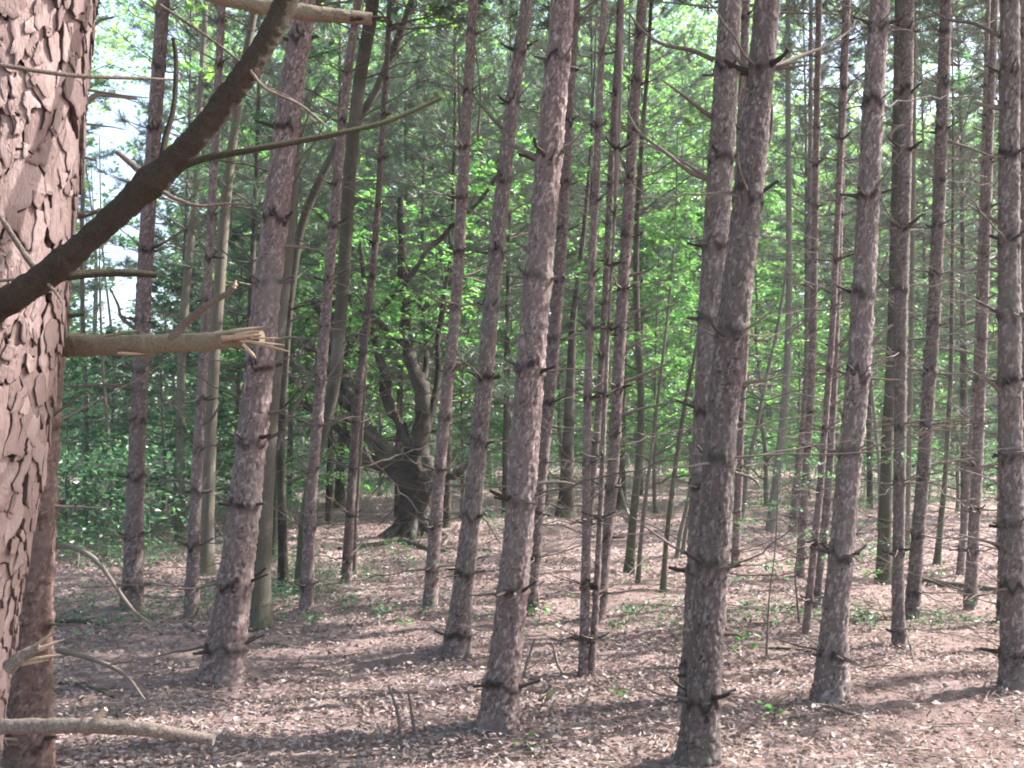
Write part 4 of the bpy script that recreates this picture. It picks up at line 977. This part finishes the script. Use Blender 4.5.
# ------------------------------------------------------------------ the old gnarled maple
def old_maple():
    rng = np.random.default_rng(77); b, D = on_ground(413, 536); k = D / F_PX; gz = float(terrain(b[0], b[1]))
    root = thing('old_maple', 'old gnarled dark maple with thick low limbs spreading from a short trunk', 'tree', (b[0], b[1], gz))
    def limb(pts, w, name, sides=12, rough=.06, sub=6):
        P = np.array([at(p[0], p[1], D + (p[2] if len(p) > 2 else 0)) for p in pts]); PR = spline(np.concatenate([P, (np.array(w) * k / 2)[:, None]], 1), sub)
        if name == 'limb': PR[1:, :3] += np.stack([vnoise(PR[1:, :3] * 2.2, 91 + q) - .5 for q in range(3)], 1) * .16
        g = Geo(); tube(g, PR[:, :3], PR[:, 3] * (.9 + .22 * vnoise(PR[:, :3] * 3.6, 9)), sides, 0, rough=rough)
        V = g.V[0].astype(float); m = len(V) // len(PR); cen = np.repeat(PR[:, :3], m, 0); f = 1 + (vnoise((V - b) * np.array([9, 9, 1.6]), 95) - .5) * .55 + (vnoise((V - b) * np.array([22, 22, 5]), 96) - .5) * .3
        f = f[:len(V)]; g.V[0] = (cen + (V - cen) * f[:, None]).astype(np.float32)
        return g, PR
    g, PR = limb([(411, 545), (412, 535), (414, 520), (415, 500), (415, 483), (416, 468), (417, 455)], [48, 37, 32, 31, 35, 40, 30], 'trunk', 30, .03, 10)
    for a in range(7):   # root flare and burls
        az = a * .9 + .3; d = np.array([math.cos(az), math.sin(az), 0]); P = np.array([b + d * .12 + [0, 0, .42], b + d * .3 + [0, 0, .14], b + d * .62 + [0, 0, -.06]]); tube(g, spline(P, 5), np.linspace(.10, .035, 11), 8, 0, rough=.08)
    g.build('trunk', M_OLD, root)
    O, Dd, Ll = [], [], []
    lm = [([(405, 478), (390, 458), (375, 438), (360, 415), (348, 388), (338, 360, .3), (328, 330, .6), (312, 300, 1)], [22, 20, 20, 18, 15, 13, 11, 8]),
          ([(418, 470), (420, 440), (421, 405), (417, 375), (411, 350), (405, 320), (402, 290), (400, 250), (398, 200)], [20, 17, 16, 14.5, 13, 12, 10, 8, 6]),
          ([(411, 465), (404, 440), (398, 420), (393, 395), (388, 375), (380, 352), (374, 335)], [11, 8.5, 8, 7, 6, 5, 3.5]),
          ([(400, 475), (388, 466), (372, 458), (355, 445), (335, 425), (318, 412), (298, 402, -.5)], [15, 13, 11, 10, 9, 7.5, 6]),
          ([(425, 478), (440, 477), (452, 478), (462, 472), (470, 460)], [14, 12, 10, 8, 4]),
          ([(414, 352), (402, 342), (390, 332), (378, 324), (370, 318)], [7.5, 7, 6.5, 6, 4]),
          ([(423, 440, .2), (424, 400, .4), (425, 365, .6), (424, 330, .8), (428, 300, 1)], [9, 8, 6.5, 5, 3.5]),
          ([(398, 470), (385, 466), (372, 462, -.4), (362, 452, -.6)], [13, 10, 7, 3]),
          ([(345, 355, -.6), (362, 336, -.6), (385, 305, -.6), (415, 270, -.6), (440, 240, -.6), (458, 218, -.6), (475, 205, -.6), (492, 182, -.6), (503, 158, -.6)], [4, 4.5, 5, 5, 5, 4.8, 4.5, 4, 3.5]),
          ([(408, 455), (396, 425, .3), (384, 385, .4), (377, 340, .5), (366, 290, .6), (362, 240, .6)], [12, 10, 8, 7, 5.5, 4]),
          ([(418, 452), (430, 418, .2), (437, 380, .4), (440, 335, .4), (448, 285, .5), (450, 230, .5)], [11, 9, 7.5, 6.5, 5, 3.5]),
          ([(360, 415), (343, 398, -.2), (330, 372, -.3), (318, 350, -.4), (300, 340, -.5)], [9, 7.5, 6.5, 5, 3]),
          ([(392, 462), (380, 440, -.2), (365, 425, -.3), (345, 415, -.5), (325, 425, -.7)], [6, 5, 4, 3, 2])]
    for pts, w in lm:
        g, PR = limb(pts, w, 'limb', 10, .12)
        n = len(PR); A, B, rs = [], [], []
        for q in range(15):
            i = rng.integers(2, n); p = PR[i, :3]; d = norm(rng.normal(0, 1, 3) + np.array([0, -.1, .3])); l = rng.uniform(.3, 1.3); m = p + d * l * .6; e = m + norm(d + rng.normal(0, .5, 3)) * l * .6
            A += [p, m]; B += [m, e]; rs += [.016, .009]
            for _ in range(2):
                A.append(m); x = m + norm(d + rng.normal(0, .8, 3)) * l * .5; B.append(x); rs.append(.005)
            if p[2] > gz + 3.2 and rng.random() < .6:
                for _ in range(6): O.append(m + rng.normal(0, .15, 3)); dd = rng.normal(0, 1, 3); dd[2] *= .25; Dd.append(norm(dd)); Ll.append(rng.uniform(.4, .9))
        prisms(g, A, B, np.array(rs), 0)
        g.build('limb', M_OLD, root)
    gc = Geo(); spray_leaves(gc, np.array(O), np.array(Dd), np.array(Ll), 18, .1, 0, rng); gc.build('crown', M_LEAF, root, smooth=False)


old_maple()

# ------------------------------------------------------------------ the far wood behind everything
def far_wood():
    rng = np.random.default_rng(31); g = Geo(); cs, rad = [], []
    # thickness of the wood by direction: thin toward the two bright openings
    for _ in range(19000):
        px = rng.uniform(-350, 1400); D = rng.uniform(56, 95); z = rng.uniform(0, 34) ** 1.0
        y = HOR - (z - 1.6) / D * F_PX
        keep = 1.0
        if 70 < px < 175 and 60 < y < 345: keep = .03
        if y < 130 and px > 780: keep = .18
        if y < 40: keep *= .7
        if px < 190 and y < 230: keep = min(keep, .4)
        if rng.random() > keep: continue
        x = (px - CX) / F_PX * D; cs.append((x, D, float(terrain(x, D)) + z)); rad.append(rng.uniform(.8, 2.0))
    cs = np.array(cs); rad = np.array(rad); K = 34
    c = np.repeat(cs, K, 0) + norm(rng.normal(0, 1, (len(cs) * K, 3))) * (np.repeat(rad, K) * rng.uniform(.3, 1, len(cs) * K) ** .5)[:, None] * np.array([1.2, 1, .6])
    ax = rng.normal(0, 1, c.shape); ax[:, 2] = ax[:, 2] * .5 - .3
    leaves(g, c, norm(ax), norm(np.array([0, 0, 1.0]) + rng.normal(0, .6, c.shape)), rng.uniform(.26, .5, len(c)), .7, 0)
    for _ in range(70):
        px = rng.uniform(-300, 1350); D = rng.uniform(55, 80); x = (px - CX) / F_PX * D; z0 = float(terrain(x, D)); r = rng.uniform(.08, .2)
        P = np.array([[x, D, z0 - .2], [x + rng.normal(0, .3), D, z0 + 6], [x + rng.normal(0, .8), D, z0 + 13], [x + rng.normal(0, 1.2), D, z0 + 20]])
        tube(g, spline(P, 4), np.linspace(r, r * .3, 13), 6, 1, cap=False)
    o = g.build('far_woods', [M_LEAF2, M_DEC], smooth=False); tag(o, 'mass of far leafy woods closing the view behind the trees', 'woods', kind='stuff')


far_wood()


def undergrowth():
    rng = np.random.default_rng(52); g = Geo(); cs, rad = [], []
    for _ in range(7500):
        px = rng.uniform(-200, 1250); D = rng.uniform(12, 50) ; left = px < 330
        if D < (12.2 if px < 175 else 18 if left else 23.5): continue
        x = (px - CX) / F_PX * D
        if vnoise(np.array([[x * .35, D * .35, 0]]), 77)[0] < (.32 if left else .40 if D < 29 else .15): continue
        z = rng.uniform(.05, 1.0) ** 1.3 * (2.4 if D > 27 else 1.5); cs.append((x, D, float(terrain(x, D)) + z)); rad.append(rng.uniform(.25, .6))
    cs = np.array(cs); rad = np.array(rad); K = 26
    c = np.repeat(cs, K, 0) + norm(rng.normal(0, 1, (len(cs) * K, 3))) * (np.repeat(rad, K) * rng.uniform(.2, 1, len(cs) * K) ** .5)[:, None] * np.array([1.3, 1.3, .5])
    c[:, 2] = np.maximum(c[:, 2], terrain(c[:, 0], c[:, 1]) + .03); ax = rng.normal(0, 1, c.shape); ax[:, 2] = ax[:, 2] * .3 - .2
    leaves(g, c, norm(ax), norm(np.array([0, 0, 1.0]) + rng.normal(0, .45, c.shape)), rng.uniform(.06, .11, len(c)), .55, 0)
    b = cs.copy(); b[:, 2] = terrain(b[:, 0], b[:, 1]); prisms(g, b + rng.normal(0, .1, b.shape) * [1, 1, 0], cs, .004, 1)
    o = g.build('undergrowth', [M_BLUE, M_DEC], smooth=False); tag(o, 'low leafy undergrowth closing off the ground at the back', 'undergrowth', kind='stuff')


def side_woods():
    # the same wood goes on to the right, to the left and behind the viewer; its canopy makes the shade
    rng = np.random.default_rng(63); g = Geo(); cs, rad = [], []
    for _ in range(5200):
        az = rng.uniform(0, 6.283); d = rng.uniform(7, 40); x, y = math.sin(az) * d, math.cos(az) * d + 4
        if y > 0 and abs(x) < y * .62 + 2.2: continue
        t = vnoise(np.array([[x * .22, y * .22, 1.0]]), 31)[0]
        if t < SIDE_GAP + (.17 if 0.3 < az < 2.2 else 0): continue
        z = rng.uniform(4.5, 17) if d < 18 else rng.uniform(.5, 18); cs.append((x, y, z)); rad.append(rng.uniform(.6, 1.5))
    cs = np.array(cs); rad = np.array(rad); K = 30
    c = np.repeat(cs, K, 0) + norm(rng.normal(0, 1, (len(cs) * K, 3))) * (np.repeat(rad, K) * rng.uniform(.3, 1, len(cs) * K) ** .5)[:, None] * np.array([1.2, 1.2, .5])
    ax = rng.normal(0, 1, c.shape); ax[:, 2] = ax[:, 2] * .4 - .2
    leaves(g, c, norm(ax), norm(np.array([0, 0, 1.0]) + rng.normal(0, .5, c.shape)), rng.uniform(.14, .28, len(c)), .6, 0)
    for _ in range(90):
        az = rng.uniform(0, 6.283); d = rng.uniform(8, 36); x, y = math.sin(az) * d, math.cos(az) * d + 4
        if y > 0 and abs(x) < y * .62 + 1.5: continue
        r = rng.uniform(.07, .16); z0 = float(terrain(x, y)); P = np.array([[x, y, z0 - .2], [x + rng.normal(0, .2), y, z0 + 5], [x + rng.normal(0, .5), y, z0 + 10], [x + rng.normal(0, .8), y, z0 + 16]])
        tube(g, spline(P, 4), np.linspace(r, r * .3, 13), 8, 1, cap=False)
    o = g.build('side_woods', [M_LEAF2, M_DEC], smooth=False); tag(o, 'leafy woods continuing on either side of the grove', 'woods', kind='stuff')


SIDE_GAP = .48
undergrowth()
side_woods()

# ------------------------------------------------------------------ forest floor: litter, sticks, low plants
def density_points(n, rng, d0=3.6, d1=34, p=1.0, half=.62):
    u = rng.random(n); D = d0 * (d1 / d0) ** (u ** p); x = rng.uniform(-half, half, n) * D + rng.normal(0, .3, n)
    return x, D


build_ground()


def litter():
    rng = np.random.default_rng(41); g = Geo(); x, y = density_points(190000, rng, 2.6, 34)
    cl = vnoise(np.stack([x * .8, y * .8, x * 0], 1), 12); m = cl + rng.normal(0, .2, len(x)) > .2; x, y = x[m], y[m]
    z = terrain(x, y) + mound(x, y) + rng.uniform(.0, .035, len(x)); n = len(x)
    az = rng.uniform(0, 6.28, n); ax = np.stack([np.cos(az), np.sin(az), rng.normal(0, .22, n)], 1)
    nr = norm(np.array([0, 0, 1.0]) + rng.normal(0, .42, (n, 3)))
    leaves(g, np.stack([x, y, z], 1), ax, nr, rng.uniform(.015, .047, n) * np.clip(y / 9, 1, 1.5), .62, 0, hexa=True)
    x, y = density_points(70000, rng, 2.6, 16); n = len(x); z = terrain(x, y) + mound(x, y) + rng.uniform(.005, .04, n); az = rng.uniform(0, 6.28, n)
    leaves(g, np.stack([x, y, z], 1), np.stack([np.cos(az), np.sin(az), rng.normal(0, .15, n)], 1), norm(np.array([0, 0, 1.0]) + rng.normal(0, .3, (n, 3))), rng.uniform(.06, .13, n), .035, 1)
    o = g.build('leaf_litter', [M_LITTER, M_DRYN], smooth=False); tag(o, 'pale and brown dead leaves strewn over the forest floor', 'leaf litter', kind='stuff')
    g = Geo(); x, y = density_points(5200, rng, 3.2, 24); z = terrain(x, y) + .02; n = len(x); az = rng.uniform(0, 6.28, n); l = rng.uniform(.06, .4, n) * .5
    d = np.stack([np.cos(az), np.sin(az), rng.normal(0, .08, n)], 1) * l[:, None]; c = np.stack([x, y, z], 1)
    prisms(g, c - d, c + d, rng.uniform(.0015, .005, n), 0)
    o = g.build('twig_litter', M_STICK); tag(o, 'fine broken twigs scattered over the forest floor', 'twigs', kind='stuff')
    # green haze of low plants
    g = Geo(); x, y = density_points(9000, rng, 8.5, 34, .8)
    cl = vnoise(np.stack([x * .45, y * .45, x * 0], 1), 22); side = np.clip((-x / y - .18) * 2.2, 0, .5) * (y > 13)
    m = cl + rng.normal(0, .1, len(x)) + side - np.where(y < 14, .05, 0) > .66; x, y = x[m], y[m]; K = 12
    h = rng.uniform(.04, .28, len(x)) * np.clip(y / 16, .4, 1.6) * np.where(x / y < -.18, 1.8, 1)
    A = np.stack([x, y, terrain(x, y)], 1); B = A + np.stack([rng.normal(0, .04, len(x)), rng.normal(0, .04, len(x)), h], 1)
    prisms(g, A, B, .0022, 1)
    c = np.repeat(A, K, 0) + (np.repeat(B - A, K, 0)) * rng.uniform(.3, 1.05, len(x) * K)[:, None] + rng.normal(0, .05, (len(x) * K, 3)) * np.array([1, 1, .4])
    az = rng.uniform(0, 6.28, len(c)); leaves(g, c, np.stack([np.cos(az), np.sin(az), rng.normal(-.1, .3, len(c))], 1), norm(np.array([0, 0, 1.0]) + rng.normal(0, .4, c.shape)), rng.uniform(.03, .065, len(c)), .5, 0)
    o = g.build('ground_cover', [M_BLUE, M_DEC], smooth=False); tag(o, 'thin green ground cover of small seedlings between the pines', 'undergrowth', kind='stuff')
    # dead brush: grey tangles of twigs low at the back
    g = Geo(); x, y = density_points(2600, rng, 11, 30, .8); m = rng.random(len(x)) < np.clip(.25 + (-x / y) * 1.2, .1, .9); x, y = x[m], y[m]; n = len(x)
    A = np.stack([x, y, terrain(x, y)], 1); d = norm(np.stack([rng.normal(0, 1, n), rng.normal(0, 1, n), rng.uniform(.2, 1.2, n)], 1)); B = A + d * rng.uniform(.3, 1.0, n)[:, None]
    prisms(g, A, B, .004, 0)
    for _ in range(3):
        t = rng.uniform(.3, .9, n)[:, None]; P = A + (B - A) * t; prisms(g, P, P + norm(d + rng.normal(0, .8, (n, 3))) * rng.uniform(.1, .45, n)[:, None], .0025, 0)
    o = g.build('dead_brush', M_STICK); tag(o, 'grey tangle of dead twiggy brush under the back trees', 'brush', kind='stuff')


litter()


def ground_stick(name, label, pix, w, mat, lift=.0, group='dead branches lying on the ground', twigs=3, rough=.06, cat='branch'):
    rng = np.random.default_rng(int(pix[0][0] * 13 + pix[0][1])); P = []
    for x, y, *h in pix:
        p, D = on_ground(x, y); p = p + np.array([0, 0, lift + (h[0] if h else 0)]); P.append(p)
    P = np.array(P); D = P[:, 1].mean(); Ps = spline(P, 5); n = len(Ps); rr = np.linspace(w[0], w[1], n) * D / F_PX / 2
    Ps[:, 2] += rr * .6
    g = Geo(); tube(g, Ps, rr, 8, 0, rough=rough)
    A, B = [], []
    for _ in range(twigs):
        i = rng.integers(1, n - 1); ax = norm(Ps[i + 1] - Ps[i]); d = norm(ax + rng.normal(0, .7, 3)); d[2] = abs(d[2]) * .6; A.append(Ps[i]); B.append(Ps[i] + d * rng.uniform(.15, .5) * np.linalg.norm(Ps[-1] - Ps[0]) * .5)
    prisms(g, A, B, rr.mean() * .4, 0)
    loc = tuple(Ps[0]); o = g.build(name, mat, None, loc); return tag(o, label, cat, group)


ground_stick('fallen_log', 'dark fallen log lying behind the two-striped pine on the right', [(921, 584), (950, 588), (980, 591), (1004, 594)], [9, 7], M_OLD, twigs=2, cat='log', group='fallen logs')
ground_stick('fallen_log', 'dark log lying to the left of the old maple foot', [(340, 552), (358, 548), (378, 546), (398, 541)], [6, 5], M_OLD, cat='log', group='fallen logs')
ground_stick('fallen_log', 'rotten log lying right of the old maple foot toward the thin pine', [(400, 543), (418, 548), (432, 552), (445, 551)], [7, 5], M_OLD, cat='log', group='fallen logs')
ground_stick('dead_branch', 'bare branch arching over the ground right of the thin pine by the maple', [(442, 548), (460, 540, .25), (480, 537, .35), (500, 550, .1)], [3.4, 2], M_STICK)
ground_stick('dead_branch', 'dark stick lying below the dark-footed pine toward the maple', [(470, 552), (485, 553, .03), (500, 552)], [3.5, 2.5], M_OLD)
ground_stick('dead_branch', 'dark stick on the ground at the far left beside the flaky-barked pine', [(55, 624), (80, 626, .03), (113, 628)], [5, 3.5], M_OLD)
ground_stick('dead_branch', 'thin curved stick on the ground left of the mossy-footed leaning pine', [(185, 625), (198, 635, .03), (213, 643)], [3.5, 2], M_STICK)
ground_stick('dead_branch', 'stick lying right of the mossy-footed leaning pine', [(245, 645), (275, 647, .02), (310, 650)], [3.5, 2], M_STICK)
ground_stick('dead_branch', 'pale stick lying at the foot of the olive mossy trunk', [(243, 622, .08), (252, 621, .05), (258, 622)], [5, 4], M_PALE, twigs=0)
ground_stick('dead_branch', 'long thin stick running across the ground left of the central pine', [(310, 690), (345, 693, .02), (385, 690), (420, 694)], [3, 2], M_STICK)
ground_stick('dead_branch', 'upright broken twig in front of the dark-footed pine', [(400, 742), (397, 742, .16), (388, 742, .3)], [4, 2], M_STICK)
ground_stick('dead_branch', 'second upright broken twig left of the thickest central pine foot', [(416, 740), (412, 740, .12), (408, 740, .26)], [4, 2], M_STICK)
ground_stick('dead_branch', 'forked upright twig left of the two-stemmed thin pine foot', [(523, 682), (527, 682, .12), (535, 682, .28)], [3, 2], M_STICK)
ground_stick('dead_branch', 'bent upright twig just right of the thickest central pine', [(563, 675), (557, 675, .08), (553, 675, .2)], [3, 2], M_STICK)
ground_stick('dead_branch', 'stick lying on the ground left of the peeling-edged pine', [(760, 650), (785, 652, .02), (812, 652)], [3.5, 2], M_OLD)
ground_stick('dead_branch', 'curved stick lying in front of the peeling-edged pine foot', [(790, 708), (830, 713, .03), (870, 722)], [5, 3], M_STICK)
ground_stick('dead_branch', 'fine leaning twig at the foot of the grey mottled pine', [(915, 665), (908, 650, .1), (901, 635, .25)], [2.2, 1.5], M_DEAD, twigs=1)
ground_stick('dead_branch', 'stick lying left of the thick dark-ringed pine on the right', [(975, 650), (990, 655, .03), (1003, 660)], [3.5, 2], M_STICK)
ground_stick('dead_branch', 'stick resting on the foot of the thick dark-ringed pine at right', [(990, 662, .08), (1008, 674, .06), (1026, 685)], [3.5, 2.5], M_DEAD)
ground_stick('dead_branch', 'pale stick lying behind the sun-flecked pine near the far clearing', [(618, 505, .6), (625, 515, .2), (634, 527)], [4, 3], M_STICK)
ground_stick('dead_branch', 'dark stick lying left of the close low branch on the ground', [(60, 685), (85, 690, .02), (115, 698)], [5, 3], M_OLD)
ground_stick('dead_branch', 'lone dark stub of wood on the ground right of the central pine', [(540, 704), (548, 703, .03), (556, 700, .06)], [7, 4], M_OLD, twigs=1)


def seedling(label, px, py, h, n, size, mat=M_SEED):
    rng = np.random.default_rng(int(px * 3 + py)); b, D = on_ground(px, py); root = thing('seedling', label, 'plant', b, 'green seedlings on the forest floor')
    g, gl = Geo(), Geo(); top = b + np.array([rng.normal(0, .02), rng.normal(0, .02), h]); P = spline(np.array([b, (b + top) / 2 + rng.normal(0, .015, 3), top]), 4); tube(g, P, np.linspace(.003, .0015, len(P)), 5, 0)
    A, B, O, ax = [], [], [], []
    for k in range(n):
        p = P[rng.integers(3, len(P))]; az = k * 2.4 + rng.normal(0, .4); d = np.array([math.cos(az), math.sin(az), rng.uniform(.05, .5)]); e = p + d * h * rng.uniform(.2, .55)
        A.append(p); B.append(e); O.append(e); ax.append([d[0], d[1], rng.uniform(-.5, .1)])
    prisms(g, A, B, .0012, 0); g.build('stem', M_DEC, root)
    leaves(gl, np.array(O), np.array(ax, float), norm(np.array([0, 0, 1.0]) + rng.normal(0, .25, (n, 3))), rng.uniform(.7, 1.2, n) * size, .7, 0, hexa=True); gl.build('foliage', mat, root, smooth=False)


for a in [('bright green seedling by the right side of the nearest right-hand pine', 743, 655, .16, 12, .075), ('bright seedling at the bottom right, in front of the wispy saplings', 768, 722, .09, 9, .06),
          ('pale green seedling cut low in front of the peeling-edged pine', 774, 718, .06, 6, .05), ('small seedling right of the thickest central pine foot', 527, 752, .08, 7, .05),
          ('seedling tuft in the light left of the dark-footed pine', 312, 632, .14, 12, .05), ('second seedling tuft, nearer the dark-footed pine', 405, 628, .1, 9, .05), ('leafy seedling at the foot of the thin pine by the maple', 428, 612, .45, 22, .06, M_BLUE),
          ('seedling right of the narrow pine behind the thickest one', 540, 622, .16, 14, .055), ('seedling on the ground just right of the knobbly left pine foot', 85, 640, .07, 6, .06), ('green tuft at the mossy foot of the leaning sunlit pine', 212, 684, .06, 8, .04),
          ('seedling right of the smooth grey trunk near the thin pines', 783, 590, .25, 18, .06), ('seedling beside the mossy green dark trunk foot', 869, 588, .18, 16, .06), ('green plant beneath the dim thin pine near the log', 942, 582, .15, 12, .06),
          ('seedling in the lit patch right of the old maple', 398, 566, .3, 24, .07), ('small seedling between the two-stemmed pine and the nearest right-hand pine', 620, 700, .06, 6, .045), ('low seedling at the foot of the dark curved-foot sapling', 640, 575, .2, 16, .06)]:
    seedling(*a)

def haze():
    g = Geo(); x0, x1, y0, y1, z0, z1 = -130, 130, -70, 135, -4, 50
    V = [(x, y, z) for z in (z0, z1) for y in (y0, y1) for x in (x0, x1)]
    g.add(V, [(0, 2, 3, 1), (4, 5, 7, 6), (0, 1, 5, 4), (2, 6, 7, 3), (0, 4, 6, 2), (1, 3, 7, 5)])
    m, nt = new_mat('haze'); v = nd(nt, 'ShaderNodeVolumePrincipled'); v.inputs['Density'].default_value = HAZE; v.inputs['Color'].default_value = (.9, .95, 1, 1); v.inputs['Anisotropy'].default_value = .2
    o = nd(nt, 'ShaderNodeOutputMaterial'); nt.links.new(v.outputs[0], o.inputs['Volume'])
    ob = g.build('haze', m, smooth=False); tag(ob, 'pale humid air between the trees', 'haze', kind='stuff')


HAZE = .0012
haze()

# ------------------------------------------------------------------ light and camera
SUN_AZ, SUN_EL = math.radians(74), math.radians(43)
w = bpy.data.worlds.new('World'); SC.world = w; w.use_nodes = True; nt = w.node_tree; nt.nodes.clear()
sky = nt.nodes.new('ShaderNodeTexSky'); sky.sky_type = 'NISHITA'; sky.sun_disc = False; sky.sun_elevation = SUN_EL; sky.sun_rotation = SUN_AZ; sky.air_density = 1.0; sky.dust_density = 3.0
bg = nt.nodes.new('ShaderNodeBackground'); bg.inputs[1].default_value = .135; ou = nt.nodes.new('ShaderNodeOutputWorld')
nt.links.new(sky.outputs[0], bg.inputs[0]); nt.links.new(bg.outputs[0], ou.inputs[0])
ld = bpy.data.lights.new('sun', 'SUN'); ld.energy = 5.0; ld.angle = math.radians(.5); ld.color = (1, .965, .925); lo = bpy.data.objects.new('sun', ld); C.objects.link(lo)
sd = Vector((math.sin(SUN_AZ) * math.cos(SUN_EL), math.cos(SUN_AZ) * math.cos(SUN_EL), math.sin(SUN_EL))); lo.rotation_euler = (-sd).to_track_quat('-Z', 'Y').to_euler(); lo.location = sd * 40

cd = bpy.data.cameras.new('camera'); cd.sensor_width = 36; cd.lens = F_PX * 36 / 1024; cd.clip_start = .05; cd.clip_end = 2000
co = bpy.data.objects.new('camera', cd); C.objects.link(co); co.location = EYE; co.rotation_euler = (math.pi / 2 + PITCH, 0, 0); SC.camera = co

SC.render.engine = 'CYCLES'; cy = SC.cycles
cy.use_denoising = True; cy.denoiser = 'OPENIMAGEDENOISE'; cy.max_bounces = 7; cy.diffuse_bounces = 4; cy.transmission_bounces = 4; cy.glossy_bounces = 2
cy.filter_width = 1.9; cy.sample_clamp_indirect = 8; cy.caustics_reflective = False; cy.caustics_refractive = False
SC.view_settings.view_transform = 'Standard'; SC.view_settings.look = 'None'; SC.view_settings.gamma = 1; SC.view_settings.exposure = 2.08
